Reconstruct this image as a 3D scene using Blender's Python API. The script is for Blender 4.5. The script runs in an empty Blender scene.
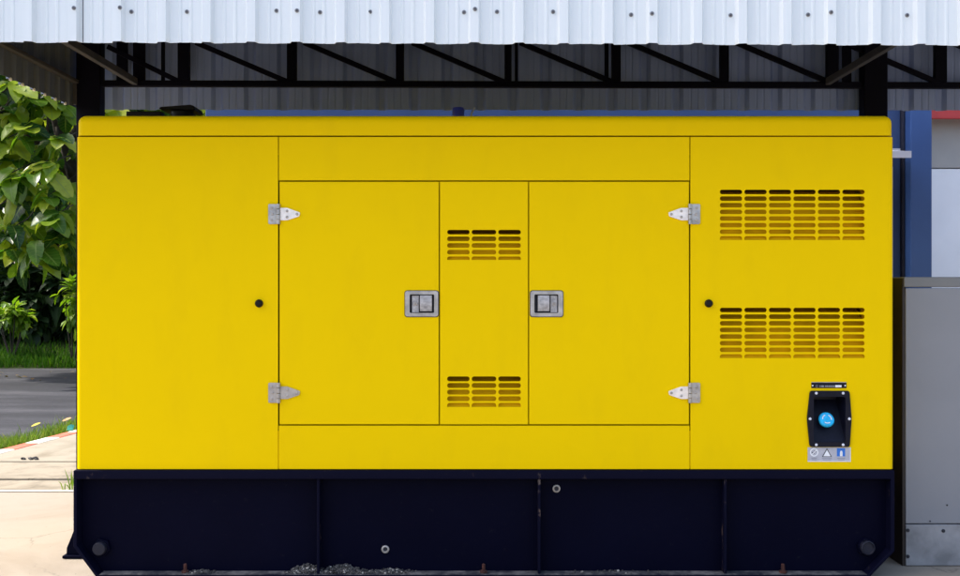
import bpy, bmesh, math, random
import numpy as np
from mathutils import Vector, Matrix
from mathutils.geometry import tessellate_polygon

R = math.radians
rnd = random.Random(7)
scene = bpy.context.scene
COL = scene.collection

# ------------------------------------------------------------------ scale
S = 0.00428          # metres for one photograph pixel on the generator's front plane (y = 0)
D = 4.6              # camera to front plane
H = 1.24             # eye height


def X(px, r=1.0): return (px - 480.0) * S * r
def Z(py, r=1.0): return H + (288.0 - py) * S * r
def Yd(r): return D * (r - 1.0)


# ------------------------------------------------------------------ materials
def new_mat(name):
    m = bpy.data.materials.new(name)
    m.use_nodes = True
    nt = m.node_tree
    return m, nt, nt.nodes['Principled BSDF'], nt.nodes, nt.links


def ramp(N, stops):
    r = N.new('ShaderNodeValToRGB')
    e = r.color_ramp.elements
    while len(e) < len(stops): e.new(0.5)
    for i, (p, c) in enumerate(stops):
        e[i].position = p
        e[i].color = (c[0], c[1], c[2], 1) if len(c) == 3 else c
    return r


def noise(N, L, scale, detail=5, rough=0.55, stretch=None, coord='Object', dist=0.0):
    tc = N.new('ShaderNodeTexCoord')
    n = N.new('ShaderNodeTexNoise')
    n.inputs['Scale'].default_value = scale
    n.inputs['Detail'].default_value = detail
    n.inputs['Roughness'].default_value = rough
    n.inputs['Distortion'].default_value = dist
    if stretch:
        mp = N.new('ShaderNodeMapping')
        mp.inputs['Scale'].default_value = stretch
        L.new(tc.outputs[coord], mp.inputs[0]); L.new(mp.outputs[0], n.inputs['Vector'])
    else:
        L.new(tc.outputs[coord], n.inputs['Vector'])
    return n


def mix(N, L, fac, a, b, mode='MIX'):
    m = N.new('ShaderNodeMix'); m.data_type = 'RGBA'; m.blend_type = mode
    for sock, v in ((m.inputs[0], fac), (m.inputs[6], a), (m.inputs[7], b)):
        if isinstance(v, bpy.types.NodeSocket): L.new(v, sock)
        elif isinstance(v, (int, float)): sock.default_value = v
        else: sock.default_value = (v[0], v[1], v[2], 1)
    return m.outputs[2]


def bump(N, L, bsdf, height, strength, dist=0.01):
    b = N.new('ShaderNodeBump')
    b.inputs['Strength'].default_value = strength
    b.inputs['Distance'].default_value = dist
    L.new(height, b.inputs['Height'])
    L.new(b.outputs[0], bsdf.inputs['Normal'])
    return b


def simple(name, col, rough=0.5, metal=0.0, var=0.15, scale=12.0, bmp=0.0, spec=0.5, coat=0.0):
    m, nt, B, N, L = new_mat(name)
    n = noise(N, L, scale)
    r = ramp(N, [(0.3, [c * (1 - var) for c in col]), (0.7, [min(1, c * (1 + var)) for c in col])])
    L.new(n.outputs[0], r.inputs[0]); L.new(r.outputs[0], B.inputs['Base Color'])
    B.inputs['Roughness'].default_value = rough
    B.inputs['Metallic'].default_value = metal
    B.inputs['Specular IOR Level'].default_value = spec
    B.inputs['Coat Weight'].default_value = coat
    if bmp:
        n2 = noise(N, L, scale * 6)
        bump(N, L, B, n2.outputs[0], bmp, 0.004)
    return m


def yellow_paint():
    m, nt, B, N, L = new_mat('yellow_paint')
    n1 = noise(N, L, 1.1, 6, 0.6)
    n2 = noise(N, L, 3.0, 6, 0.6, stretch=(2.2, 2.2, 0.8))
    n3 = noise(N, L, 26, 8, 0.7)
    base = mix(N, L, n1.outputs[0], (0.828, 0.540, 0.0005), (0.868, 0.586, 0.0006))
    r2 = ramp(N, [(0.50, (0, 0, 0)), (0.80, (0.15, 0.15, 0.15))])
    L.new(n2.outputs[0], r2.inputs[0])
    c = mix(N, L, r2.outputs[0], base, (0.60, 0.375, 0.006))
    r3 = ramp(N, [(0.66, (0, 0, 0)), (0.80, (0.30, 0.30, 0.30))])
    L.new(n3.outputs[0], r3.inputs[0])
    c = mix(N, L, r3.outputs[0], c, (0.62, 0.43, 0.03))
    L.new(c, B.inputs['Base Color'])
    rr = ramp(N, [(0.3, (0.36,) * 3), (0.7, (0.50,) * 3)])
    L.new(n3.outputs[0], rr.inputs[0]); L.new(rr.outputs[0], B.inputs['Roughness'])
    B.inputs['Specular IOR Level'].default_value = 0.03
    w = noise(N, L, 1.8, 2, 0.4)
    w2 = noise(N, L, 240, 2, 0.5)
    b1 = N.new('ShaderNodeBump'); b1.inputs['Strength'].default_value = 0.25; b1.inputs['Distance'].default_value = 0.012
    b2 = N.new('ShaderNodeBump'); b2.inputs['Strength'].default_value = 0.06; b2.inputs['Distance'].default_value = 0.002
    L.new(w.outputs[0], b1.inputs['Height']); L.new(w2.outputs[0], b2.inputs['Height'])
    L.new(b1.outputs[0], b2.inputs['Normal']); L.new(b2.outputs[0], B.inputs['Normal'])
    return m


def navy_paint():
    m, nt, B, N, L = new_mat('navy_black_paint')
    n1 = noise(N, L, 3.0, 6, 0.6)
    n2 = noise(N, L, 34, 8, 0.75)
    base = mix(N, L, n1.outputs[0], (0.0012, 0.0013, 0.0075), (0.0024, 0.0027, 0.0125))
    r = ramp(N, [(0.62, (0, 0, 0)), (0.80, (0.30, 0.30, 0.30))])
    L.new(n2.outputs[0], r.inputs[0])
    c = mix(N, L, r.outputs[0], base, (0.050, 0.047, 0.047))
    L.new(c, B.inputs['Base Color'])
    B.inputs['Roughness'].default_value = 0.52
    B.inputs['Specular IOR Level'].default_value = 0.035
    bump(N, L, B, n1.outputs[0], 0.2, 0.01)
    return m


def chipped_navy(name, lo, hi, amount):
    m, nt, B, N, L = new_mat(name)
    n1 = noise(N, L, 22, 8, 0.75, stretch=(1, 1, 0.6))
    n2 = noise(N, L, 4, 3)
    r = ramp(N, [(lo, (0, 0, 0)), (hi, (amount,) * 3)]); L.new(n1.outputs[0], r.inputs[0])
    tint = mix(N, L, n2.outputs[0], (0.16, 0.15, 0.14), (0.12, 0.045, 0.02))
    L.new(mix(N, L, r.outputs[0], (0.0030, 0.0032, 0.0130), tint), B.inputs['Base Color'])
    B.inputs['Roughness'].default_value = 0.6
    B.inputs['Specular IOR Level'].default_value = 0.05
    return m


def flange_dirty():
    m, nt, B, N, L = new_mat('dusty_flange_paint')
    n1 = noise(N, L, 9, 8, 0.7)
    n2 = noise(N, L, 40, 6, 0.7)
    r = ramp(N, [(0.42, (0.008, 0.009, 0.02)), (0.50, (0.07, 0.066, 0.068)), (0.60, (0.19, 0.175, 0.165)), (0.75, (0.14, 0.07, 0.045))])
    L.new(mix(N, L, 0.4, n1.outputs[0], n2.outputs[0]), r.inputs[0])
    L.new(r.outputs[0], B.inputs['Base Color'])
    B.inputs['Roughness'].default_value = 0.85
    bump(N, L, B, n2.outputs[0], 0.4, 0.004)
    return m


def zinc_sheet(name, c1, c2, rough=0.42, metal=0.25, streak=0.35):
    m, nt, B, N, L = new_mat(name)
    n1 = noise(N, L, 5.0, 5, 0.6, stretch=(9, 9, 0.35))
    n2 = noise(N, L, 18, 6, 0.65)
    base = mix(N, L, n1.outputs[0], c1, c2)
    r = ramp(N, [(0.60, (0, 0, 0)), (0.85, (streak,) * 3)])
    L.new(n2.outputs[0], r.inputs[0])
    c = mix(N, L, r.outputs[0], base, [v * 0.7 for v in c1])
    L.new(c, B.inputs['Base Color'])
    B.inputs['Metallic'].default_value = metal
    B.inputs['Roughness'].default_value = rough
    bump(N, L, B, n1.outputs[0], 0.10, 0.006)
    return m


def concrete(name, c_hi, c_lo, c_stain, sc=1.0, stain_lo=0.52):
    m, nt, B, N, L = new_mat(name)
    n1 = noise(N, L, 0.9 * sc, 8, 0.62, dist=0.6)
    n2 = noise(N, L, 7 * sc, 8, 0.7)
    n3 = noise(N, L, 90, 4, 0.7)
    a = mix(N, L, n2.outputs[0], c_lo, c_hi)
    r = ramp(N, [(stain_lo, (0, 0, 0)), (stain_lo + 0.2, (0.8, 0.8, 0.8))])
    L.new(n1.outputs[0], r.inputs[0])
    c = mix(N, L, r.outputs[0], a, c_stain)
    r3 = ramp(N, [(0.68, (0, 0, 0)), (0.78, (0.5, 0.5, 0.5))])
    L.new(n3.outputs[0], r3.inputs[0])
    c = mix(N, L, r3.outputs[0], c, [v * 0.45 for v in c_stain])
    tcv = N.new('ShaderNodeTexCoord')
    vo = N.new('ShaderNodeTexVoronoi'); vo.feature = 'DISTANCE_TO_EDGE'; vo.inputs['Scale'].default_value = 0.8
    wv = noise(N, L, 3.0, 5, 0.6)
    L.new(mix(N, L, 0.22, tcv.outputs['Object'], wv.outputs['Color']), vo.inputs['Vector'])
    rk = ramp(N, [(0.0, (0.55, 0.55, 0.55)), (0.0045, (0, 0, 0))]); L.new(vo.outputs[0], rk.inputs[0])
    gate = noise(N, L, 0.7, 2); rg_ = ramp(N, [(0.50, (0, 0, 0)), (0.58, (1, 1, 1))]); L.new(gate.outputs[0], rg_.inputs[0])
    c = mix(N, L, mix(N, L, 1.0, rk.outputs[0], rg_.outputs[0], 'MULTIPLY'), c, [v * 0.35 for v in c_stain])
    n5 = noise(N, L, 38, 2, 0.5)
    r5 = ramp(N, [(0.735, (0, 0, 0)), (0.76, (0.8, 0.8, 0.8))]); L.new(n5.outputs[0], r5.inputs[0])
    c = mix(N, L, r5.outputs[0], c, [v * 0.4 for v in c_stain])
    L.new(c, B.inputs['Base Color'])
    B.inputs['Roughness'].default_value = 0.9
    b1 = mix(N, L, 0.5, n2.outputs[0], n3.outputs[0])
    bump(N, L, B, b1, 0.45, 0.006)
    return m


def asphalt():
    m, nt, B, N, L = new_mat('worn_asphalt')
    n1 = noise(N, L, 1.0, 8, 0.68, stretch=(0.45, 1.3, 1))
    n2 = noise(N, L, 60, 5, 0.75)
    r1 = ramp(N, [(0.38, (0.010, 0.011, 0.017)), (0.52, (0.028, 0.029, 0.038)), (0.66, (0.070, 0.069, 0.080))])
    L.new(n1.outputs[0], r1.inputs[0])
    r2 = ramp(N, [(0.35, (0.45,) * 3), (0.7, (1.12,) * 3)])
    L.new(n2.outputs[0], r2.inputs[0])
    L.new(mix(N, L, 1.0, r1.outputs[0], r2.outputs[0], 'MULTIPLY'), B.inputs['Base Color'])
    B.inputs['Roughness'].default_value = 0.85
    bump(N, L, B, n2.outputs[0], 0.6, 0.012)
    return m


def leaf_mat(name, stops, trans=0.35, rough=0.38, spec=0.5, veins=False):
    m, nt, B, N, L = new_mat(name)
    g = N.new('ShaderNodeNewGeometry')
    r = ramp(N, stops)
    L.new(g.outputs['Random Per Island'], r.inputs[0])
    n = noise(N, L, 9, 4)
    c = mix(N, L, 0.35, r.outputs[0], n.outputs[0], 'OVERLAY')
    vein = None
    if veins:
        at = N.new('ShaderNodeAttribute'); at.attribute_name = 'leaf_uv'
        sx = N.new('ShaderNodeSeparateXYZ'); L.new(at.outputs['Vector'], sx.inputs[0])

        def mth(op, a, b=None):
            q = N.new('ShaderNodeMath'); q.operation = op
            for k_, v_ in ((0, a), (1, b)):
                if v_ is None: continue
                if isinstance(v_, bpy.types.NodeSocket): L.new(v_, q.inputs[k_])
                else: q.inputs[k_].default_value = v_
            return q.outputs[0]
        au = mth('ABSOLUTE', sx.outputs[0])
        ph = mth('FRACT', mth('MULTIPLY', mth('SUBTRACT', sx.outputs[1], mth('MULTIPLY', au, 0.16)), 8.0))
        side = mth('LESS_THAN', ph, 0.13)
        mid_ = mth('LESS_THAN', au, 0.075)
        vein = mth('MAXIMUM', mth('MULTIPLY', side, 0.45), mid_)
        c = mix(N, L, mth('MULTIPLY', vein, 0.55), c, (0.26, 0.34, 0.09))
        n4 = noise(N, L, 30, 3)
        rb_ = ramp(N, [(0.66, (0, 0, 0)), (0.72, (0.6, 0.6, 0.6))]); L.new(n4.outputs[0], rb_.inputs[0])
        c = mix(N, L, rb_.outputs[0], c, (0.16, 0.13, 0.03))
    L.new(c, B.inputs['Base Color'])
    B.inputs['Roughness'].default_value = rough
    B.inputs['Specular IOR Level'].default_value = spec
    t = N.new('ShaderNodeBsdfTranslucent')
    L.new(mix(N, L, 1.0, c, (1.5, 1.65, 0.6), 'MULTIPLY'), t.inputs['Color'])
    ms = N.new('ShaderNodeMixShader'); ms.inputs[0].default_value = trans
    L.new(B.outputs[0], ms.inputs[1]); L.new(t.outputs[0], ms.inputs[2])
    L.new(ms.outputs[0], N['Material Output'].inputs['Surface'])
    bump(N, L, B, n.outputs[0], 0.25, 0.01)
    return m


M = {}
M['yellow'] = yellow_paint()
M['louver'] = simple('recess_shade_amber', (0.60, 0.315, 0.002), 0.7, 0, 0.15, 8, spec=0.03)  # body yellow darkened and reddened for the shade inside the slots
M['navy'] = navy_paint()
M['navy_chip'] = chipped_navy('chipped_navy_paint', 0.575, 0.64, 0.8)
M['navy_rim'] = chipped_navy('scuffed_navy_paint', 0.63, 0.70, 0.45)
M['flange'] = flange_dirty()
M['black_rubber'] = simple('black_rubber', (0.006, 0.005, 0.005), 0.45, 0, 0.3, 20, spec=0.2)
M['steel'] = simple('polished_steel', (0.43, 0.405, 0.395), 0.38, 0.9, 0.30, 22, 0.35)
M['paddle'] = simple('worn_paddle_steel', (0.42, 0.40, 0.40), 0.55, 0.25, 0.35, 60, 0.6)
M['steel_dull'] = simple('dull_cast_zinc', (0.42, 0.38, 0.35), 0.50, 0.55, 0.18, 30, 0.2)
M['steel_dark'] = simple('shadow_gap_steel', (0.02, 0.02, 0.03), 0.6, 0.2, 0.2, 30)
M['hinge_white'] = simple('bright_zinc', (0.86, 0.78, 0.74), 0.36, 0.45, 0.15, 40, 0.2)
M['dark_steel'] = simple('dark_painted_steel', (0.0022, 0.0020, 0.007), 0.6, 0, 0.3, 6, 0.1, spec=0.10)
M['tie'] = simple('weathered_steel_tube', (0.040, 0.036, 0.034), 0.65, 0.0, 0.25, 9, 0.2)
M['fascia'] = zinc_sheet('pale_zinc_sheet', (0.69, 0.74, 0.765), (0.78, 0.815, 0.835), 0.5, 0.04, 0.15)
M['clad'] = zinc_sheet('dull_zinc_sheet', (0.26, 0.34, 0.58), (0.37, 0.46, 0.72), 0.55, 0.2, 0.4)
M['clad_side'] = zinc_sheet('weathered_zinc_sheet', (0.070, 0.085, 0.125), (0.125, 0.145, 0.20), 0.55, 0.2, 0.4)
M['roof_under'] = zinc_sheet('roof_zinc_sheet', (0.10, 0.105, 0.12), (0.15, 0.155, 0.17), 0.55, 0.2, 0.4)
M['screw'] = simple('grey_screw', (0.10, 0.10, 0.11), 0.4, 0.5, 0.3, 60)
M['washer'] = simple('grey_washer', (0.26, 0.26, 0.28), 0.5, 0.2, 0.3, 60)
M['rib_glint'] = simple('rib_glint_white', (0.8, 0.8, 0.78), 0.6, 0, 0.08, 20)
M['blue_wall'] = simple('blue_wall_paint', (0.035, 0.072, 0.185), 0.55, 0, 0.10, 3.0, 0.1)
M['blue_col'] = simple('blue_column_paint', (0.040, 0.096, 0.270), 0.5, 0, 0.08, 3.0, 0.1)
M['seam'] = simple('dark_joint', (0.012, 0.014, 0.03), 0.7)
M['white_metal'] = simple('white_metal', (0.66, 0.67, 0.74), 0.5, 0, 0.06, 5)
M['shutter'] = simple('white_panel_paint', (0.85, 0.855, 0.89), 0.55, 0, 0.05, 2.0)
M['eave_shade'] = simple('eave_shade_grey', (0.38, 0.365, 0.35), 0.6, 0, 0.07, 2.0)  # upper wall greyed to paint in the shade below the eave
M['red'] = simple('red_paint', (0.50, 0.035, 0.035), 0.5, 0, 0.15, 6)
M['cab'] = simple('grey_enamel', (0.228, 0.228, 0.246), 0.42, 0, 0.06, 2.2, 0.06)
M['cab_cap'] = simple('grey_enamel_cap', (0.178, 0.176, 0.176), 0.45, 0, 0.06, 3)
M['cab_side'] = simple('side_shade_brown', (0.020, 0.011, 0.008), 0.6, 0, 0.3, 5)  # deep shade on the cabinet's left face, put into the colour
M['galv'] = simple('mottled_galvanised', (0.25, 0.245, 0.255), 0.5, 0.1, 0.32, 9, 0.1)
M['rust'] = simple('rust', (0.060, 0.016, 0.010), 0.9, 0, 0.5, 70, 0.5)
M['estop_black'] = simple('black_plastic', (0.004, 0.0045, 0.012), 0.42, 0, 0.25, 30, spec=0.18)
M['estop_blue'] = simple('cyan_plastic', (0.010, 0.42, 0.75), 0.35, 0, 0.25, 60)
M['white_pl'] = simple('white_print', (0.80, 0.80, 0.82), 0.5, 0, 0.05, 20)
M['grey_print'] = simple('grey_print', (0.26, 0.26, 0.30), 0.6, 0, 0.1, 20)
M['dark_print'] = simple('dark_print', (0.05, 0.05, 0.06), 0.6, 0, 0.1, 20)
M['silver'] = simple('silver_film', (0.44, 0.44, 0.50), 0.4, 0.1, 0.10, 30)
M['blue_print'] = simple('blue_print', (0.02, 0.16, 0.60), 0.5, 0, 0.1, 20)
M['blue_pl'] = simple('blue_plastic', (0.03, 0.05, 0.55), 0.4, 0, 0.2, 20)
M['conc'] = concrete('bright_concrete', (0.312, 0.268, 0.215), (0.264, 0.224, 0.176), (0.215, 0.176, 0.130), 1.3, 0.50)
M['conc_old'] = concrete('stained_concrete', (0.33, 0.285, 0.215), (0.24, 0.20, 0.14), (0.12, 0.098, 0.064), 3.4, 0.48)
M['conc_far'] = concrete('worn_concrete', (0.33, 0.29, 0.22), (0.25, 0.215, 0.157), (0.17, 0.14, 0.092), 2.2, 0.49)
M['asphalt'] = asphalt()
M['kerb_red'] = simple('faded_red_kerb_paint', (0.55, 0.13, 0.075), 0.8, 0, 0.3, 14, 0.3)
M['kerb_white'] = simple('white_kerb_paint', (0.72, 0.69, 0.62), 0.8, 0, 0.2, 14, 0.3)
M['edge_paint'] = simple('worn_white_edge_paint', (0.42, 0.385, 0.33), 0.85, 0, 0.22, 9, 0.3)
M['soil'] = simple('soil', (0.022, 0.032, 0.009), 0.95, 0, 0.4, 1.2, 0.5, spec=0.05)
M['debris'] = simple('grey_grit', (0.060, 0.055, 0.052), 0.95, 0, 0.7, 60, 0.5)
M['debris_hi'] = simple('pale_grit', (0.34, 0.31, 0.27), 0.9, 0, 0.4, 60)
M['stone'] = simple('dark_scrap', (0.02, 0.018, 0.018), 0.7, 0, 0.4, 50)
M['bark'] = simple('bark', (0.040, 0.030, 0.022), 0.95, 0, 0.4, 14, 0.7)
M['leaf_big'] = leaf_mat('broad_leaf', [(0.0, (0.010, 0.042, 0.010)), (0.24, (0.040, 0.115, 0.010)), (0.48, (0.155, 0.255, 0.012)), (1.0, (0.46, 0.48, 0.045))], 0.50, 0.30, 0.45, True)
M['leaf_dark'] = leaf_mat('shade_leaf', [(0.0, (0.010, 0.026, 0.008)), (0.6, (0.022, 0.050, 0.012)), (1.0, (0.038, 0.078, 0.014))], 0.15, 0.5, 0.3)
M['leaf_lime'] = leaf_mat('lime_leaf', [(0.0, (0.090, 0.190, 0.010)), (0.6, (0.17, 0.28, 0.016)), (1.0, (0.28, 0.35, 0.030))], 0.38, 0.42)
M['grass'] = leaf_mat('grass_blade', [(0.0, (0.080, 0.150, 0.020)), (0.6, (0.150, 0.230, 0.040)), (0.9, (0.16, 0.22, 0.04)), (1.0, (0.28, 0.25, 0.09))], 0.35, 0.6, 0.12)
M['grass_dark'] = leaf_mat('lush_grass_blade', [(0.0, (0.016, 0.060, 0.005)), (0.6, (0.035, 0.100, 0.008)), (1.0, (0.07, 0.14, 0.012))], 0.3, 0.7, 0.08)
M['litter'] = leaf_mat('dry_leaf', [(0.0, (0.13, 0.075, 0.035)), (0.5, (0.20, 0.15, 0.06)), (1.0, (0.26, 0.22, 0.14))], 0.1, 0.7, 0.2)
M['leaf_yellow'] = leaf_mat('yellow_leaf', [(0.0, (0.42, 0.36, 0.05)), (1.0, (0.46, 0.38, 0.06))], 0.2, 0.6, 0.2)
M['leaf_tan'] = leaf_mat('tan_leaf', [(0.0, (0.50, 0.26, 0.12)), (1.0, (0.52, 0.30, 0.14))], 0.2, 0.6, 0.2)
M['teal'] = simple('teal_plastic', (0.03, 0.30, 0.24), 0.5)


# ------------------------------------------------------------------ mesh builder
class MB:
    def __init__(s):
        s.v, s.f, s.m, s.uv = [], [], [], []

    def add(s, verts, faces, mi=0):
        o = len(s.v)
        s.v += [tuple(p) for p in verts]
        s.f += [tuple(i + o for i in f) for f in faces]
        s.m += [mi] * len(faces)

    def box(s, x0, x1, y0, y1, z0, z1, mi=0, mtx=None):
        vs = [(x, y, z) for z in (z0, z1) for y in (y0, y1) for x in (x0, x1)]
        if mtx is not None: vs = [tuple(mtx @ Vector(p)) for p in vs]
        s.add(vs, [(0, 2, 3, 1), (4, 5, 7, 6), (0, 1, 5, 4), (2, 6, 7, 3), (0, 4, 6, 2), (1, 3, 7, 5)], mi)

    def plate(s, outer, holes=(), y0=0.0, t=0.004, mi=0, mi_front=None):
        """sheet in the x-z plane whose front is at y0 and which is t thick towards +y"""
        loops = [list(outer)] + [list(h) for h in holes]
        tri = tessellate_polygon([[Vector((p[0], p[1], 0)) for p in l] for l in loops])
        flat = [p for l in loops for p in l]
        n = len(flat)
        vs = [(p[0], y0, p[1]) for p in flat] + [(p[0], y0 + t, p[1]) for p in flat]
        ff = []
        for a, b, c in tri:
            A, B_, C_ = flat[a], flat[b], flat[c]
            cr = (B_[0] - A[0]) * (C_[1] - A[1]) - (B_[1] - A[1]) * (C_[0] - A[0])
            if abs(cr) < 1e-14: continue
            if cr < 0: b, c = c, b
            ff.append((a, b, c))
        s.add(vs, ff + [(c + n, b + n, a + n) for a, b, c in ff], mi if mi_front is None else mi_front)
        k = 0
        o = len(s.v) - 2 * n
        for l in loops:
            m = len(l)
            for i in range(m):
                a, b = k + i, k + (i + 1) % m
                s.f.append((o + a, o + b, o + b + n, o + a + n)); s.m.append(mi)
            k += m

    def cyl(s, p0, p1, r0, r1=None, seg=16, mi=0, cap=True):
        r1 = r0 if r1 is None else r1
        p0, p1 = Vector(p0), Vector(p1)
        d = (p1 - p0).normalized()
        u = d.orthogonal().normalized(); w = d.cross(u)
        vs = []
        for p, r in ((p0, r0), (p1, r1)):
            for i in range(seg):
                a = 2 * math.pi * i / seg
                vs.append(p + u * (r * math.cos(a)) + w * (r * math.sin(a)))
        fs = [(i, (i + 1) % seg, seg + (i + 1) % seg, seg + i) for i in range(seg)]
        if cap: fs += [tuple(range(seg))[::-1], tuple(range(seg, 2 * seg))]
        s.add(vs, fs, mi)

    def tube(s, pts, rad, seg=8, mi=0):
        pts = [Vector(p) for p in pts]
        vs, n = [], len(pts)
        u = None
        for i, p in enumerate(pts):
            d = (pts[min(i + 1, n - 1)] - pts[max(i - 1, 0)]).normalized()
            u = d.orthogonal().normalized() if u is None else (u - d * u.dot(d)).normalized()
            w = d.cross(u)
            r = rad[i] if isinstance(rad, (list, tuple)) else rad
            for k in range(seg):
                a = 2 * math.pi * k / seg
                vs.append(p + u * (r * math.cos(a)) + w * (r * math.sin(a)))
        fs = []
        for i in range(n - 1):
            for k in range(seg):
                fs.append((i * seg + k, i * seg + (k + 1) % seg, (i + 1) * seg + (k + 1) % seg, (i + 1) * seg + k))
        fs += [tuple(range(seg))[::-1], tuple(range((n - 1) * seg, n * seg))]
        s.add(vs, fs, mi)

    def lathe(s, prof, origin, axis, seg=24, mi=0):
        """profile [(r, h)] turned round axis through origin"""
        o = Vector(origin); d = Vector(axis).normalized(); u = d.orthogonal().normalized(); w = d.cross(u)
        vs = []
        for r, h in prof:
            for k in range(seg):
                a = 2 * math.pi * k / seg
                vs.append(o + d * h + u * (r * math.cos(a)) + w * (r * math.sin(a)))
        fs = []
        for i in range(len(prof) - 1):
            for k in range(seg):
                fs.append((i * seg + k, i * seg + (k + 1) % seg, (i + 1) * seg + (k + 1) % seg, (i + 1) * seg + k))
        fs += [tuple(range(seg))[::-1], tuple(range((len(prof) - 1) * seg, len(prof) * seg))]
        s.add(vs, fs, mi)

    def rock(s, c, r, mi=0, seed=0, flat=1.0):
        rr = random.Random(seed)
        t = (1 + 5 ** 0.5) / 2
        base = [(-1, t, 0), (1, t, 0), (-1, -t, 0), (1, -t, 0), (0, -1, t), (0, 1, t), (0, -1, -t), (0, 1, -t), (t, 0, -1), (t, 0, 1), (-t, 0, -1), (-t, 0, 1)]
        fs = [(0, 11, 5), (0, 5, 1), (0, 1, 7), (0, 7, 10), (0, 10, 11), (1, 5, 9), (5, 11, 4), (11, 10, 2), (10, 7, 6), (7, 1, 8),
              (3, 9, 4), (3, 4, 2), (3, 2, 6), (3, 6, 8), (3, 8, 9), (4, 9, 5), (2, 4, 11), (6, 2, 10), (8, 6, 7), (9, 8, 1)]
        k = r / 1.9
        s.add([(c[0] + b[0] * k * rr.uniform(.7, 1.3), c[1] + b[1] * k * rr.uniform(.7, 1.3), c[2] + b[2] * k * flat * rr.uniform(.7, 1.3)) for b in base], fs, mi)

    def build(s, name, mats, parent=None, smooth=None, bevel=0.0, seg=2, solid=0.0, recalc=True):
        me = bpy.data.meshes.new(name)
        me.from_pydata(s.v, [], s.f)
        for m in (mats if isinstance(mats, (list, tuple)) else [mats]): me.materials.append(m)
        me.polygons.foreach_set('material_index', s.m)
        if recalc:
            bm = bmesh.new(); bm.from_mesh(me)
            bmesh.ops.recalc_face_normals(bm, faces=bm.faces)
            bm.to_mesh(me); bm.free()
        if smooth is not None:
            me.polygons.foreach_set('use_smooth', [True] * len(me.polygons))
            me.set_sharp_from_angle(angle=R(smooth))
        if s.uv and len(s.uv) == len(s.v):
            at = me.attributes.new('leaf_uv', 'FLOAT2', 'POINT')
            at.data.foreach_set('vector', [c for p in s.uv for c in p])
        me.update()
        o = bpy.data.objects.new(name, me)
        COL.objects.link(o)
        if parent is not None:
            o.parent = parent
            base = parent
            off = Vector((0, 0, 0))
            while base is not None:
                off += base.location; base = base.parent
            o.location = -off          # meshes are written in world coordinates
        if solid:
            md = o.modifiers.new('thickness', 'SOLIDIFY'); md.thickness = solid; md.offset = 0
        if bevel:
            md = o.modifiers.new('bevel', 'BEVEL'); md.width = bevel; md.segments = seg
            md.limit_method = 'ANGLE'; md.angle_limit = R(40)
        return o


def empty(name, loc, label=None, cat=None, group=None, parent=None):
    o = bpy.data.objects.new(name, None)
    COL.objects.link(o)
    o.location = loc
    o.empty_display_size = 0.1
    if parent is not None:
        o.parent = parent
        b, off = parent, Vector((0, 0, 0))
        while b is not None:
            off += b.location; b = b.parent
        o.location = Vector(loc) - off
    if label: o['label'] = label
    if cat: o['category'] = cat
    if group: o['group'] = group
    return o


def tag(o, label=None, cat=None, group=None, kind=None):
    if label: o['label'] = label
    if cat: o['category'] = cat
    if group: o['group'] = group
    if kind: o['kind'] = kind
    return o


def rrect(x0, x1, z0, z1, r, n=5):
    pts = []
    for cx, cz, a0 in ((x1 - r, z1 - r, 0), (x0 + r, z1 - r, 90), (x0 + r, z0 + r, 180), (x1 - r, z0 + r, 270)):
        for i in range(n + 1):
            a = R(a0 + 90 * i / n)
            pts.append((cx + r * math.cos(a), cz + r * math.sin(a)))
    return pts


def rpoly(pts, r, n=4):
    """polygon with rounded corners"""
    out = []
    m = len(pts)
    for i in range(m):
        p0, p, p1 = Vector(pts[i - 1]), Vector(pts[i]), Vector(pts[(i + 1) % m])
        a, b = (p0 - p).normalized() * r, (p1 - p).normalized() * r
        for k in range(n + 1):
            t = k / n
            q = (p + a) * (1 - t) ** 2 + p * 2 * t * (1 - t) + (p + b) * t ** 2
            out.append((q.x, q.y))
    return out


def prect(x0, x1, y0, y1):      # photograph pixels -> rectangle on the front plane
    return [(X(x0), Z(y1)), (X(x1), Z(y1)), (X(x1), Z(y0)), (X(x0), Z(y0))]


# ------------------------------------------------------------------ ribbed sheet
def sheet(name, mats, parent, org, u, v, n, ulen, ribs, vlo, vhi, rib_h=0.026, wt=0.026, wb=0.056, minor=2, solid=0.0012, lap=None):
    """ribbed metal sheet: runs along u, ribs run along v and stand out along n; vlo / vhi are functions of the distance along u"""
    org, u, v, n = Vector(org), Vector(u), Vector(v), Vector(n)
    prof = [(0.0, 0.0)]
    ribs = sorted(ribs)
    for i, c in enumerate(ribs):
        prof += [(c - wb / 2, 0), (c - wt / 2, rib_h), (c + wt / 2, rib_h), (c + wb / 2, 0)]
        nx = ribs[i + 1] if i + 1 < len(ribs) else None
        if nx and minor:
            a, b = c + wb / 2, nx - wb / 2
            for k in range(minor):
                q = a + (b - a) * (k + 1) / (minor + 1)
                prof += [(q - 0.008, 0), (q - 0.003, 0.0032), (q + 0.003, 0.0032), (q + 0.008, 0)]
    prof = [p for p in prof if 0 <= p[0] <= ulen] + [(ulen, 0.0)]
    mb = MB()
    vs = []
    for a, h in prof:
        jig = 0.0
        vs.append(org + u * a + n * h + v * vlo(a))
        vs.append(org + u * a + n * h + v * vhi(a))
    k = len(prof)
    mb.add(vs, [(2 * i, 2 * i + 2, 2 * i + 3, 2 * i + 1) for i in range(k - 1)])
    return mb.build(name, mats, parent, solid=solid, recalc=False)


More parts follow.
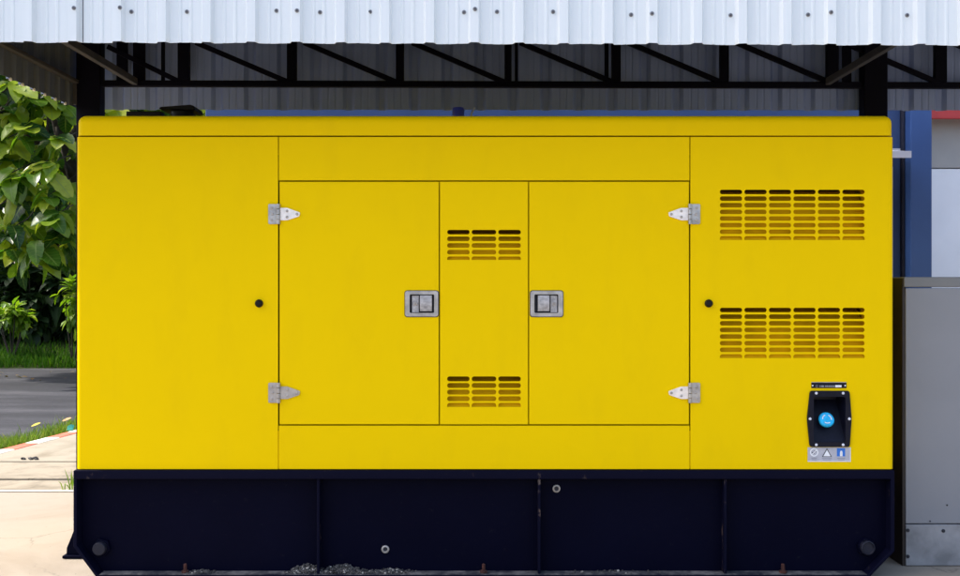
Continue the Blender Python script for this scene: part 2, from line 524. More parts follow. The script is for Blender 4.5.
# ================================================================== SETTING
def poly_slab(name, pts, z1, z0, mat, kind='structure', bevel=0.0):
    mb = MB()
    n = len(pts)
    vs = [(p[0], p[1], z0) for p in pts] + [(p[0], p[1], z1) for p in pts]
    mb.add(vs, [tuple(range(n))[::-1], tuple(range(n, 2 * n))] + [(i, (i + 1) % n, (i + 1) % n + n, i + n) for i in range(n)])
    o = mb.build(name, mat, bevel=bevel)
    o['kind'] = kind
    return o


def kx(y): return -3.60 + 0.13 * (y - 3.4)        # line of the painted kerb


mb = MB(); mb.add([(-160, -160, -0.07), (160, -160, -0.07), (160, 160, -0.07), (-160, 160, -0.07)], [(0, 1, 2, 3)])
tag(mb.build('ground', M['soil'], recalc=False), kind='structure')
YB = 2.00
poly_slab('concrete_yard', [(kx(-20), -20), (16, -20), (16, YB), (kx(YB), YB)], 0.0, -0.3, M['conc'], bevel=0.008)
mb = MB(); mb.add([(kx(1.9) + 0.01, 1.93, 0.004), (16, 1.93, 0.004), (16, 1.988, 0.004), (kx(1.9) + 0.01, 1.988, 0.004)], [(0, 1, 2, 3)])
tag(mb.build('edge_line', M['edge_paint'], recalc=False), kind='structure')
poly_slab('drain_strip', [(kx(YB), YB + 0.012), (16, YB + 0.012), (16, 2.43), (kx(2.43), 2.43)], -0.016, -0.3, M['conc_old'], bevel=0.006)
poly_slab('footpath', [(kx(2.43), 2.455), (16, 2.455), (16, 3.10), (kx(3.1), 3.10)], -0.006, -0.3, M['conc_old'], bevel=0.008)
poly_slab('concrete_apron', [(kx(3.1), 3.112), (16, 3.112), (16, 8.2), (kx(8.2), 8.2)], 0.0, -0.3, M['conc_far'], bevel=0.006)
# asphalt beyond the kerb, up to the planted bank
mb = MB(); mb.add([(-34, -22, -0.055), (kx(-22) - 0.40, -22, -0.055), (kx(8.2) - 0.42, 8.2, -0.055), (-2.0, 12.7, -0.055), (-34, 12.7, -0.055)], [(0, 1, 2, 3, 4)])
tag(mb.build('road', M['asphalt'], recalc=False), kind='structure')
# kerb with red and white blocks
mb = MB()
y = -20.43; k = 0
while y < 8.2:
    y2 = y + 0.33
    g = 0.004
    vs = [(kx(y + g) - 0.004, y + g), (kx(y2) - 0.004, y2), (kx(y2) - 0.12, y2), (kx(y + g) - 0.12, y + g)]
    mb.add([(p[0], p[1], -0.3) for p in vs] + [(p[0], p[1], 0.003) for p in vs],
           [(4, 5, 6, 7), (0, 1, 5, 4), (1, 2, 6, 5), (2, 3, 7, 6), (3, 0, 4, 7)], k % 2)
    y = y2; k += 1
tag(mb.build('kerb', [M['kerb_white'], M['kerb_red']], bevel=0.008), kind='structure')
# planted bank beyond the road
mb = MB()
nx_, ny_ = 60, 14
for j in range(ny_ + 1):
    for i in range(nx_ + 1):
        xx = -34 + 44 * i / nx_; yy = 12.7 + 14 * j / ny_
        zz = -0.06 + 0.9 * min(1, (yy - 12.7) / 6.0) ** 1.3 + 0.08 * math.sin(xx * 1.7 + yy) * min(1, (yy - 12.7))
        mb.v.append((xx, yy, zz))
for j in range(ny_):
    for i in range(nx_):
        a = j * (nx_ + 1) + i
        mb.f.append((a, a + 1, a + nx_ + 2, a + nx_ + 1)); mb.m.append(0)
tag(mb.build('bank', M['soil'], recalc=False, smooth=80), kind='structure')


def bank_z(yy): return -0.06 + 0.9 * min(1, max(0, (yy - 12.7) / 6.0)) ** 1.3


# ------------------------------------------------------------------ leaves
def leaf_tpl(L, W, fold=0.25, droop=0.35, nu=6, wav=0.0):
    """ovate leaf along +x, upper side +z, returns verts, faces"""
    vs, fs = [], []
    for i in range(nu + 1):
        t = i / nu
        w = W * 0.5 * (math.sin(math.pi * min(1, t ** 0.95)) ** 0.62) * (1.06 - 0.14 * t) * (1 + (0.07 if i % 2 else -0.04) * (nu > 6)) if 0 < t < 1 else 0.004 * W
        x = L * t * (1 - 0.12 * droop * t)
        z = -droop * L * 0.6 * t * t
        e = fold * w + wav * W * math.sin(i * 2.3)
        vs += [(x, -w, z + e), (x, 0, z), (x, w, z + e)]
    for i in range(nu):
        a = 3 * i
        fs += [(a, a + 3, a + 4, a + 1), (a + 1, a + 4, a + 5, a + 2)]
    return np.array(vs), fs


def frame(d, up):
    d = d / (np.linalg.norm(d) + 1e-9)
    s_ = np.cross(up, d)
    if np.linalg.norm(s_) < 1e-3: s_ = np.cross(np.array([1.0, 0, 0]), d)
    s_ /= np.linalg.norm(s_)
    return np.stack([d, s_, np.cross(d, s_)], axis=1)


def put_leaf(mb, tpl, pos, d, up, sc=1.0):
    vs, fs = tpl
    p = (frame(d, up) @ (vs * sc).T).T + pos
    mb.add(p.tolist(), fs)
    n = len(vs) // 3
    for i in range(n): mb.uv += [(-1.0, i / (n - 1)), (0.0, i / (n - 1)), (1.0, i / (n - 1))]


def rv(rg):
    v = np.array([rg.gauss(0, 1), rg.gauss(0, 1), rg.gauss(0, 1)])
    return v / np.linalg.norm(v)


def crown(mb, rg, centre, rad, n_cl, per, tpls, sc=(0.75, 1.15), hang=0.5, shell=(0.72, 1.02), wood=None, trunk=None):
    c = np.array(centre); rad = np.array(rad)
    for _ in range(n_cl):
        d = rv(rg)
        k = rg.uniform(*shell) * (0.86 + 0.2 * math.sin(d[0] * 5 + d[2] * 4) * math.sin(d[1] * 4 + 1))
        p = c + d * rad * k
        ax = d + np.array([0, 0, -hang]) + 0.4 * rv(rg)
        ax /= np.linalg.norm(ax)
        if wood is not None and trunk is not None and rg.random() < 0.16:
            q = p - ax * 0.5
            wood.tube([tuple(q * 0.5 + np.array(trunk) * 0.5 + 0.1 * rv(rg)), tuple(q), tuple(p)], [0.022, 0.012, 0.006], 5)
        B_ = frame(ax, np.array([0, 0, 1.0]))
        ph = rg.uniform(0, 6.28)
        m = rg.randint(*per)
        for i in range(m):
            a = ph + i * 2.4
            sp = rg.uniform(0.35, 1.1)
            dd = B_ @ np.array([1.0, sp * math.cos(a), sp * math.sin(a)])
            dd += np.array([0, 0, -0.25 * hang])
            off = ax * rg.uniform(-0.22, 0.05)
            put_leaf(mb, tpls[rg.randrange(len(tpls))], p + off, dd, np.array([0, 0, 1.0]) + 0.35 * rv(rg), rg.uniform(*sc))


def trunk_mesh(base, top, r0, limbs, rg):
    mb = MB()
    b, t = np.array(base, float), np.array(top, float)
    pts, rs = [], []
    for i in range(9):
        q = i / 8
        p = b + (t - b) * q + np.array([0.12 * math.sin(q * 4 + 1), 0.10 * math.sin(q * 5), 0])
        pts.append(tuple(p)); rs.append(r0 * (1.25 - 0.95 * q) if i else r0 * 1.6)
    mb.tube(pts, rs, 12)
    for (q, e) in limbs:
        s0 = b + (t - b) * q
        s1 = np.array(e, float)
        md = (s0 + s1) / 2 + np.array([0, 0, 0.25]) + 0.12 * rv(rg)
        mb.tube([tuple(s0), tuple(md), tuple(s1)], [r0 * 0.5, r0 * 0.32, r0 * 0.12], 8)
    return mb


big = [leaf_tpl(0.44, 0.25, 0.28, 0.5, 9, 0.02), leaf_tpl(0.40, 0.21, 0.4, 0.8, 9, -0.02), leaf_tpl(0.48, 0.25, 0.2, 0.25, 9, 0.03), leaf_tpl(0.34, 0.21, 0.32, 0.9, 9, 0.015)]
small = [leaf_tpl(0.20, 0.085, 0.3, 0.5, 3), leaf_tpl(0.17, 0.08, 0.35, 0.8, 3)]
mid = [leaf_tpl(0.30, 0.14, 0.3, 0.5, 4), leaf_tpl(0.27, 0.12, 0.35, 0.8, 4)]

# big-leaved tree overhanging the road at the left
rg = random.Random(21)
tr = empty('broadleaf_tree', (-6.05, 12.6, -0.05), 'tall tree with large drooping green leaves left of the yellow generator', 'tree')
limb_ends = [(-8.6, 10.6, 4.2), (-4.4, 11.0, 4.4), (-6.6, 9.4, 3.6), (-5.2, 13.0, 5.2), (-8.0, 13.2, 5.3), (-7.4, 9.6, 5.0)]
trunk_mesh((-6.05, 12.6, -0.08), (-6.5, 11.4, 5.6), 0.16, [(0.38 + 0.08 * i, e) for i, e in enumerate(limb_ends)], rg).build('trunk', M['bark'], tr, smooth=60)
mb = MB(); wd = MB()
crown(mb, rg, (-6.0, 11.1, 4.1), (3.0, 2.1, 2.75), 360, (4, 9), big, (0.42, 1.12), 0.42, (0.62, 1.0), wd, (-6.4, 11.4, 4.6))
# low hanging sprays on the side towards the yard
for px, py, r in ((12, 120, 3.05), (45, 112, 3.1), (60, 150, 3.0), (25, 165, 3.05), (5, 200, 3.0), (48, 205, 2.95), (30, 235, 3.0), (60, 245, 3.0), (15, 255, 3.1), (42, 265, 3.05), (66, 190, 3.1), (116, 116, 3.2), (2, 150, 3.0), (68, 118, 3.15), (33, 182, 2.95), (22, 140, 2.98), (8, 240, 2.95), (55, 225, 2.92), (70, 225, 3.0), (38, 250, 2.95), (10, 95, 3.0), (30, 105, 3.05), (52, 178, 2.96), (12, 182, 2.95), (-14, 225, 3.0), (-20, 130, 3.0)):
    p = np.array((X(px, r), Yd(r), Z(py, r)))
    ph = rg.uniform(0, 6)
    for i in range(rg.randint(6, 8)):
        a = ph + i * 2.4
        dd = np.array([0.9 * math.cos(a), -0.45 + 0.6 * math.sin(a), -0.35 + 0.45 * rg.uniform(-1, 1)])
        put_leaf(mb, big[rg.randrange(4)], p + 0.08 * rv(rg) + np.array([0, 0, 0.12]), dd, np.array([0, -0.35, 1.0]) + 0.3 * rv(rg), rg.uniform(0.75, 1.1))
    wd.tube([tuple(p + np.array([0, 0, .12])), tuple(p + np.array([0.1 * rg.uniform(-1, 1), 0.45, 0.30])), tuple(p + np.array([-0.1, 1.0, 0.42]))], [0.006, 0.009, 0.012], 5)
cr = mb.build('crown', M['leaf_big'], tr, smooth=60, recalc=False)
wd.build('twigs', M['bark'], cr, smooth=60)


def shrub(name, label, c, rad, n_cl, tpls, mat, seed, group=None, sc=(0.8, 1.2), stems=5, hang=0.1):
    rg = random.Random(seed)
    base = Vector((c[0], c[1], bank_z(c[1]) - 0.05))
    t = empty(name, base, label, 'shrub', group)
    st = MB()
    for i in range(stems):
        a = i * 6.28 / stems
        tip = Vector((c[0] + rad[0] * 0.6 * math.cos(a), c[1] + rad[1] * 0.6 * math.sin(a), c[2] + rad[2] * 0.5))
        st.tube([base, (base + tip) / 2 + Vector((0.05 * math.cos(a), 0.05 * math.sin(a), 0.1)), tip], [0.014, 0.010, 0.004], 6)
    st.build('stem', M['bark'], t, smooth=60)
    mb = MB()
    crown(mb, rg, c, rad, n_cl, (5, 8), tpls, sc, hang, (0.35, 1.0))
    mb.build('foliage', mat, t, recalc=False, smooth=60)
    return t


rs = 3.95
shrub('leafy_shrub', 'small light green shrub at the far side of the road under the tree', (X(12, rs), Yd(rs), Z(316, rs)), (0.48, 0.4, 0.34), 46, small, M['leaf_lime'], 3, stems=6)
shrub('leafy_sapling', 'thin lime leaved sapling beside the left edge of the generator', (X(73, 3.85), Yd(3.85), Z(307, 3.85)), (0.26, 0.22, 0.62), 20, small, M['leaf_lime'], 5, stems=3, hang=0.4)
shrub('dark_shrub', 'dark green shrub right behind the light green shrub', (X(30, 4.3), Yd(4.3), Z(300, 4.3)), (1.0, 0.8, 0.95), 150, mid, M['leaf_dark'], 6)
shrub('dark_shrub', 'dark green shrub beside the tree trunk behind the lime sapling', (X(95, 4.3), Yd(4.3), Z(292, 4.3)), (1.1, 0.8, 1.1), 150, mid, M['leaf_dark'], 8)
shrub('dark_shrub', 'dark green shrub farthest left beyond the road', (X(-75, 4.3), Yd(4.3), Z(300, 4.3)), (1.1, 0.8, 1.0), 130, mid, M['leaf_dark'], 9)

# dense wood behind, reads as one dark mass
rg = random.Random(5)
mb = MB()
card = leaf_tpl(0.55, 0.36, 0.25, 0.5, 2)
for _ in range(12500):
    xx = rg.uniform(-27, 4); dep = rg.random()
    yy = 15.6 + 4.5 * dep + 0.8 * math.sin(xx * 1.1)
    top = 8.0 + 1.3 * math.sin(xx * 0.8) + 0.8 * math.sin(xx * 2.1 + 1)
    zz = bank_z(yy) + rg.random() ** 0.8 * top
    put_leaf(mb, card, np.array((xx, yy, zz)), rv(rg) + np.array([0, -0.4, -0.4]), np.array([0, -0.3, 1.0]) + 0.5 * rv(rg), rg.uniform(0.8, 1.5))
for _ in range(26):
    xx = rg.uniform(-26, 4); yy = rg.uniform(16.6, 19.0)
    mb2 = None
    mb.tube([(xx, yy, 0.2), (xx + rg.uniform(-.3, .3), yy, 4), (xx + rg.uniform(-.6, .6), yy, 7.5)], [0.14, 0.10, 0.04], 7, 1)
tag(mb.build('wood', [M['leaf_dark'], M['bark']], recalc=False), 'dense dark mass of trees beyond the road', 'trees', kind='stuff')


# grass
def blades(name, spots, hmin, hmax, w, seed, label, mat):
    rg = random.Random(seed)
    mb = MB()
    for (x, y, z) in spots:
        h = rg.uniform(hmin, hmax); a = rg.uniform(0, 6.28); b = rg.uniform(0, 6.28)
        dx, dy = math.cos(a) * w, math.sin(a) * w
        lx, ly = math.cos(b) * h * rg.uniform(0.1, 0.6), math.sin(b) * h * rg.uniform(0.1, 0.6)
        mb.add([(x - dx, y - dy, z), (x + dx, y + dy, z), (x + dx * .7 + lx * .35, y + dy * .7 + ly * .35, z + h * .6), (x - dx * .7 + lx * .35, y - dy * .7 + ly * .35, z + h * .6), (x + lx, y + ly, z + h)],
               [(0, 1, 2, 3), (3, 2, 4)])
    return tag(mb.build(name, mat, recalc=False), label, 'grass', kind='stuff')


rg = random.Random(11)
sp = []
for _ in range(8000):
    y = rg.uniform(-3, 8.2) if rg.random() < 0.35 else rg.uniform(2.6, 6.6)
    x = kx(y) - 0.13 - abs(rg.gauss(0, 0.15)) - 0.01
    if math.sin(y * 5.3) * math.sin(y * 2.1 + 1) > 0.45 and rg.random() < 0.8: continue
    sp.append((x, y, -0.06))
blades('grass_verge', sp, 0.05, 0.135, 0.004, 2, 'strip of ragged green grass between the painted kerb and the road', M['grass'])
sp = []
for _ in range(16000):
    x = rg.uniform(-16, -1); y = 12.75 + abs(rg.gauss(0, 0.9))
    sp.append((x, y, bank_z(y) - 0.02))
blades('grass_bank', sp, 0.10, 0.26, 0.010, 3, 'green grass on the bank beyond the road', M['grass_dark'])
# fallen leaves on the road
mb = MB(); lt = leaf_tpl(0.09, 0.05, 0.2, 0.3, 3)
for _ in range(110):
    x = rg.uniform(-13, -4.3)
    y = rg.uniform(9.5, 12.6) if rg.random() < 0.6 else rg.uniform(4.0, 12.6)
    if x > kx(y) - 0.5: continue
    a = rg.uniform(0, 6.28)
    put_leaf(mb, lt, np.array((x, y, -0.035)), np.array([math.cos(a), math.sin(a), 0.1 * rg.uniform(-1, 1)]), np.array([0, 0, 1.0]) + 0.3 * rv(rg), rg.uniform(0.6, 1.2))
tag(mb.build('leaf_litter', M['litter'], recalc=False), 'dry fallen leaves scattered on the dark road', 'leaves', kind='stuff')

for (px, py, r, mat, lab, L_) in ((31, 428, 2.04, 'leaf_yellow', 'yellow fallen leaf lying in the grass verge beside the road', 0.10), (62, 423, 2.12, 'leaf_tan', 'tan fallen leaf lying on the grass verge near the kerb', 0.10)):
    mb = MB(); t = leaf_tpl(L_, L_ * 0.5, 0.25, -0.3, 5)
    p = np.array((X(px, r), Yd(r), 0.035))
    put_leaf(mb, t, p, np.array([1, -0.2, 0.15]), np.array([0, -0.5, 1.0]))
    tag(mb.build('fallen_leaf', M[mat], recalc=False, smooth=60), lab, 'leaf')
mb = MB()
p = Vector((X(69, 2.02), Yd(2.02), 0.03))
mb.add([p + Vector(q) for q in ((-.02, 0, -.02), (.03, .01, -.02), (.035, .03, .02), (.01, .025, .03), (-.02, .02, .015), (0.0, 0.04, -.02))], [(0, 1, 2, 3, 4), (0, 5, 1), (1, 5, 2), (2, 5, 3), (3, 5, 4), (4, 5, 0)])
tag(mb.build('plastic_scrap', M['teal']), 'teal plastic scrap in the grass by the end of the kerb', 'litter')
# dark lumps on the concrete
for i, (px, rr_) in enumerate(((22.5, 0.017), (29.5, 0.017), (34.5, 0.021))):
    r = 1.69
    mb = MB(); mb.rock((X(px, r), Yd(r) + 0.01 * i, 0.008), rr_, 0, 40 + i, 0.6); mb.rock((X(px, r) + 0.018, Yd(r) - 0.01, 0.006), rr_ * .8, 0, 50 + i, 0.6)
    tag(mb.build('scrap_lump', M['stone']), 'small dark lump in a row of three on the concrete near the kerb', 'debris', 'dark lumps on the concrete')
# weed at the slab edge
w = empty('weed', (X(70, 1.44), YB + 0.006, -0.01), 'thin green weed growing from the slab joint by the generator base', 'weed')
mb = MB(); rg = random.Random(4)
for i in range(8):
    a = rg.uniform(0, 6.28); h = rg.uniform(0.05, 0.16); l = rg.uniform(0.02, 0.06)
    b = Vector((X(70, 1.44) + rg.uniform(-.035, .03), YB + 0.006 + rg.uniform(-.004, .004), -0.02))
    t = b + Vector((math.cos(a) * l - 0.012, math.sin(a) * l, h))
    m_ = (b + t) / 2 + Vector((0, 0, 0.02))
    s_ = Vector((0.0032, 0.001, 0))
    mb.add([b - s_, b + s_, m_ + s_, m_ - s_, t], [(0, 1, 2, 3), (3, 2, 4)])
mb.build('blade', M['leaf_lime'], w, recalc=False)

# ================================================================== BUILDING BEHIND
rb = 1.70; yb = Yd(rb)
bl = empty('blue_building', (0.6, yb, 0), 'dark blue wall and column of a building standing behind the shed', 'building')
x_l, x_s, x_c = X(200.5, rb), X(908, rb), X(932, rb)
mb = MB(); mb.box(x_l, x_s, yb + 0.14, yb + 0.34, 0, 3.6)
mb.box(x_l, x_l + 0.2, yb + 0.34, yb + 2.2, 0, 3.6); mb.box(x_l, x_c, yb + 2.2, yb + 2.4, 0, 3.6); mb.box(x_c - 0.2, x_c, yb + 0.34, yb + 2.2, 0, 3.6)
mb.build('wall', M['blue_wall'], bl, bevel=0.006)
mb = MB(); mb.box(x_s + 0.02, x_c, yb, yb + 0.34, 0, 3.6); mb.box(x_s, x_s + 0.02, yb + 0.10, yb + 0.3, 0, 3.6, 1)
mb.build('column', [M['blue_col'], M['seam']], bl, bevel=0.006)
mb = MB()      # small white sheet canopy on brackets
rl = 1.64; ya = Yd(rl)
z0, z1 = Z(157.8, rl), Z(151.0, rl)
mb.box(X(870, rl), X(911.5, rl), ya, ya + 0.012, z0, z1)
mb.add([(X(870, rl), ya + .012, z1 - .014), (X(911.5, rl), ya + .012, z1 - .014), (X(911.5, rl), ya + .012, z1 - 0.002), (X(870, rl), ya + .012, z1 - 0.002),
        (X(870, rl), yb + .139, z1 + 0.05), (X(911.5, rl), yb + .139, z1 + 0.05), (X(911.5, rl), yb + .139, z1 + .062), (X(870, rl), yb + .139, z1 + .062)],
       [(7, 6, 5, 4), (0, 4, 5, 1), (3, 2, 6, 7), (0, 3, 7, 4), (1, 5, 6, 2)])
mb.box(X(870, rb), X(906.5, rb), yb + .115, yb + .139, Z(149.5, rb), Z(146.5, rb))
mb.build('canopy_sheet', M['white_metal'], bl)
mb = MB(); mb.box(X(878, rb), X(897.2, rb), yb + 0.08, yb + 0.139, 0.0, z0 - 0.02); mb.build('window_frame', M['white_metal'], bl, bevel=0.003)
mb = MB(); mb.box(x_c + 0.001, x_c + 0.02, yb + 0.05, yb + 0.08, Z(160.5, rb), Z(157.5, rb)); mb.build('bolt', M['screw'], bl, bevel=0.004)
mb = MB(); mb.box(x_l - 0.1, x_c + 0.1, yb - 0.05, yb + 2.5, 3.6, 3.7); mb.build('roof', M['roof_under'], bl)

rw = 2.3; yw = Yd(rw)
wb_ = empty('white_building', (7.0, yw, 0), 'white panelled building with a red eave band at the right edge behind the blue column', 'building')
zs = Z(168.0, rw)
mb = MB(); mb.box(2.4, 13.0, yw, yw + 0.2, 0, zs - 0.008); mb.build('wall', M['shutter'], wb_, bevel=0.004)
mb = MB(); mb.box(2.4, 13.0, yw - 0.012, yw + 0.2, zs, Z(108, rw)); mb.build('eave_shade_band', M['eave_shade'], wb_, bevel=0.004)
mb = MB(); mb.box(2.2, 13.2, yw - 0.22, yw - 0.18, Z(119.0, rw * .98), Z(108, rw * .98)); mb.box(2.2, 13.2, yw - 0.18, yw + 3.5, Z(108, rw * .98) - 0.03, Z(108, rw * .98)); mb.build('eave_band', M['red'], wb_, bevel=0.008)
mb = MB(); mb.box(2.4, 2.6, yw + 0.2, yw + 3.4, 0, Z(108, rw)); mb.box(12.8, 13.0, yw + 0.2, yw + 3.4, 0, Z(108, rw)); mb.box(2.4, 13.0, yw + 3.2, yw + 3.4, 0, Z(108, rw) - 0.01); mb.build('side_wall', M['shutter'], wb_)

# ================================================================== SHED
rp = 1.42; yp = Yd(rp)            # plane of the posts and the truss
rc = 1.445; yc = Yd(rc)           # rear cladding
rf = 0.915; yf = Yd(rf)           # front fascia
xl = X(76, rp) - 0.005            # left side sheeting
xr = 6.4
sh = empty('open_shed', (0, yp, 0), 'open steel shed of pale ribbed metal sheet above the generator', 'shed')
top_f, top_r = 2.93, 2.80

# fascia ---------------------------------------------------------------
u0 = xl
ribs = []
c = X(30, rf)
while c > u0 + 0.04: c -= 44.45 * S * rf
c += 44.45 * S * rf
while c < xr - 0.04: ribs.append(c - u0); c += 44.45 * S * rf
rr_ = random.Random(2)


def f_lo(a):
    px = (a + u0) / (S * rf) + 480
    return Z(42.6 + 3.0 * px / 960, rf) + 0.0016 * math.sin(px * 0.11)


fa = sheet('fascia', M['fascia'], sh, (u0, yf, 0), (1, 0, 0), (0, 0, 1), (0, -1, 0), xr - u0, ribs, f_lo, lambda a: top_f, rib_h=0.024, wt=0.032, wb=0.050)
mb = MB(); xx = X(83, rf); mb.box(xx - 0.001, xx + 0.0015, yf - 0.0035, yf - 0.0012, f_lo(xx - u0) + 0.001, top_f); mb.build('lap_joint', M['screw'], fa)
SCREWS = [(74, 8.2), (120, 7.8), (131.5, 12), (187, 12), (276.5, 11), (297, 10.8), (320, 12.5), (370, 12), (464, 12.5), (475, 9.3), (497, 12), (553, 12), (631, 15), (652, 13.7), (730.5, 15.5), (808, 15), (831, 12.5), (907, 15.5)]
for px, py in SCREWS:
    on = min(abs((px - 30) % 44.45), 44.45 - (px - 30) % 44.45) < 3.5
    r2 = rf - (0.0245 / D if on else 0.0)
    p = Vector((X(px, r2), Yd(r2), Z(py, r2)))
    mb = MB(); mb.lathe([(0.0085, 0), (0.0085, 0.0025), (0.0052, 0.0028)], p, (0, -1, 0), 12, 1); mb.lathe([(0.0052, 0.0026), (0.0052, 0.0075), (0.004, 0.0085)], p, (0, -1, 0), 6)
    mb.build('screw', [M['screw'], M['washer']], fa)

# roof -----------------------------------------------------------------
mb = MB()
sheet('roof', M['roof_under'], sh, (xl - 0.05, yf + 0.02, top_f - 0.03), (1, 0, 0), Vector((0, yc + 0.1 - yf, top_r - top_f)).normalized(), (0, 0, 1), xr - xl + 0.1,
      [r_ + 0.05 for r_ in ribs], lambda a: -0.01, lambda a: yc - yf + 0.12, minor=0)
# purlins under the roof
for yy in (yf + 0.07, yf + 0.75, yp - 0.45):
    q = (yy - yf) / (yc - yf)
    zt = top_f - 0.035 + (top_r - top_f) * q
    mb = MB(); mb.box(xl + 0.02, xr, yy, yy + 0.05, zt - 0.10, zt - 0.004); mb.build('purlin', M['dark_steel'], sh, bevel=0.004)

# rear cladding --------------------------------------------------------
ribs2 = []
c = X(250, rc)
pitch = 32.9 * S * rc
while c > xl + 0.05: c -= pitch
c += pitch
while c < xr: ribs2.append(c - xl); c += pitch
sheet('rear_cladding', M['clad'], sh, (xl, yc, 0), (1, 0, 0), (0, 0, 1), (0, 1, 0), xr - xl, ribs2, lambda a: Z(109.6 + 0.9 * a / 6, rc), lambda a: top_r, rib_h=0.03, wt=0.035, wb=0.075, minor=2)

# left side cladding ---------------------------------------------------
zlo = Z(107.5, rp)
nrb = []
c = 1.07 - yf - 0.15 * int((1.07 - yf) / 0.15)
while c < yp - yf: nrb.append(c); c += 0.149
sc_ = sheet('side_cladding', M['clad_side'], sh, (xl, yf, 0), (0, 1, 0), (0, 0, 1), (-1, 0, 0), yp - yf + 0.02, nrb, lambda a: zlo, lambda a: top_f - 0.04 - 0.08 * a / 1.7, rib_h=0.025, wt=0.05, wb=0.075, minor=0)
for c in nrb:
    mb = MB(); mb.box(xl - 0.020, xl - 0.006, yf + c - 0.011, yf + c + 0.011, zlo - 0.007, zlo + 0.012)
    mb.build('sunlit_rib_end', M['rib_glint'], sc_, bevel=0.006)  # white bits added to imitate bright sunlit rib ends

# posts ----------------------------------------------------------------
for p0, p1 in ((79, 102.3), (861.5, 884.8)):
    a, b = X(p0, rp), X(p1, rp)
    po = MB(); po.box(a, b, yp - 0.05, yp + 0.05, 0, top_r - 0.03)
    po = po.build('post', M['dark_steel'], sh, bevel=0.005)
    mb = MB(); mb.box(a - 0.006, b + 0.006, yp - 0.058, yp + 0.058, 0.002, 0.014); mb.build('base_plate', M['dark_steel'], po)
mb = MB(); mb.box(xr - 0.12, xr, yp - 0.05, yp + 0.05, 0, top_r - 0.03); mb.build('post', M['dark_steel'], sh, bevel=0.005)
# gusset plate beside the left post
mb = MB()
zc0 = Z(86, rp)
mb.plate([(X(102, rp) + 0.002, zc0), (X(106, rp), zc0), (X(103.5, rp), zc0 + 0.2), (X(102, rp) + 0.002, zc0 + 0.24)], (), yp - 0.03, 0.006)
mb.build('gusset', M['dark_steel'], sh)

# side rail and front-to-back ties --------------------------------------
zt0, zt1 = Z(86.5, rp), Z(83.2, rp)
mb = MB(); mb.box(xl + 0.004, xl + 0.042, yf + 0.03, yp - 0.05, zt0 + 0.008, zt0 + 0.030); mb.build('side_rail', M['tie'], sh, bevel=0.003)
mb = MB(); mb.box(xl + 0.004, xl + 0.034, yp - 0.05, yp - 0.02, zlo + 0.01, zt0 + 0.008); mb.build('corner_angle', M['tie'], sh, bevel=0.002)
for px in (137.0, 826.0):
    xx = X(px, rp)
    mb = MB(); mb.box(xx - 0.016, xx + 0.016, yf + 0.08, yp - 0.036, zt0 + 0.002, zt0 + 0.042); mb.build('tie_beam', M['tie'], sh, bevel=0.003)

# truss ------------------------------------------------------------------
tz = empty('truss', (0, yp, zt0), parent=sh)


def chz(x): return -0.0026 * (x - 0) * 1.0    # slight fall of the shed to the right


def bar(name, p0, p1, w, d=0.04, y=yp):
    p0, p1 = Vector((p0[0], y, p0[1])), Vector((p1[0], y, p1[1]))
    dr = (p1 - p0); L_ = dr.length; dr.normalize()
    nn = Vector((0, 1, 0)).cross(dr)
    mtx = Matrix((dr, (0, 1, 0), nn)).transposed().to_4x4(); mtx.translation = p0
    mb = MB(); mb.box(0, L_, -d / 2, d / 2, -w / 2, w / 2, mtx=mtx)
    return mb.build(name, M['dark_steel'], tz, bevel=0.003)


xa, xb = X(102.5, rp), xr - 0.13
zbt = Z(84.6, rp)
bar('bottom_chord', (xa, zbt + 0.005), (xb, zbt + chz(xb) * 0.9), 0.037)
ztop = Z(38, rp)
bar('top_chord', (xa, ztop), (xb, ztop), 0.04, 0.038)
VX = [184 + 108.0 * k for k in range(-0, 11)]
wid = [11.5, 9.5, 8, 7, 9, 9, 12, 12, 9, 9, 9]
for i, px in enumerate(VX):
    x = X(px, rp)
    if x > xb - 0.1: break
    bar('vertical_web', (x, zbt + 0.02 + chz(x)), (x, ztop - 0.02), wid[i] * S * rp, 0.036)
DX = [(-84 + 184, -76 + 184 + 2)]
for i, px in enumerate([76] + VX):
    x0, x1 = X(px + 12, rp), X(px + 105, rp)
    if i == 0: x0 = X(108, rp); 
    if x1 > xb: break
    zA = ztop - 0.03 if i else Z(47, rp)
    bar('diagonal_web', (x0, zA), (x1, zbt + 0.012), 0.030, 0.026, yp - 0.004)
for px, w_ in ((516.5, 3.2), (607, 4.0), (848, 9.0), (138, 12), (162, 3.5), (121, 11)):
    bar('hanger', (X(px, rp), zbt + 0.02), (X(px, rp), ztop - 0.02), w_ * S * rp, 0.02, yp + 0.024)

# ================================================================== CABINET
rcab = 1.042; ycab = Yd(rcab)
xc0 = X(903, rcab); zc1 = Z(277, rcab)
cb = empty('grey_cabinet', (xc0 + 0.5, ycab, 0), 'grey metal cabinet with a galvanised plinth standing right of the generator', 'cabinet')
xc1 = xc0 + 1.05; yd = ycab + 0.62
mb = MB(); mb.box(xc0 + 0.012, xc1, ycab, yd, Z(524, rcab) + 0.002, Z(287.6, rcab) - 0.002); mb.build('body', M['cab'], cb, bevel=0.004)
mb = MB(); mb.box(xc0 + 0.004, xc1 + 0.004, ycab - 0.004, yd, Z(287, rcab), zc1); mb.build('top_panel', M['cab_cap'], cb, bevel=0.004)
mb = MB(); mb.box(xc0, xc0 + 0.0115, ycab + 0.006, yd, 0.0, zc1 - 0.006); mb.build('shaded_side', M['cab_side'], cb)
mb = MB(); mb.box(xc0 + 0.012, xc1, ycab - 0.003, yd - 0.01, 0.003, Z(524.4, rcab)); pl = mb.build('plinth', M['galv'], cb, bevel=0.003)
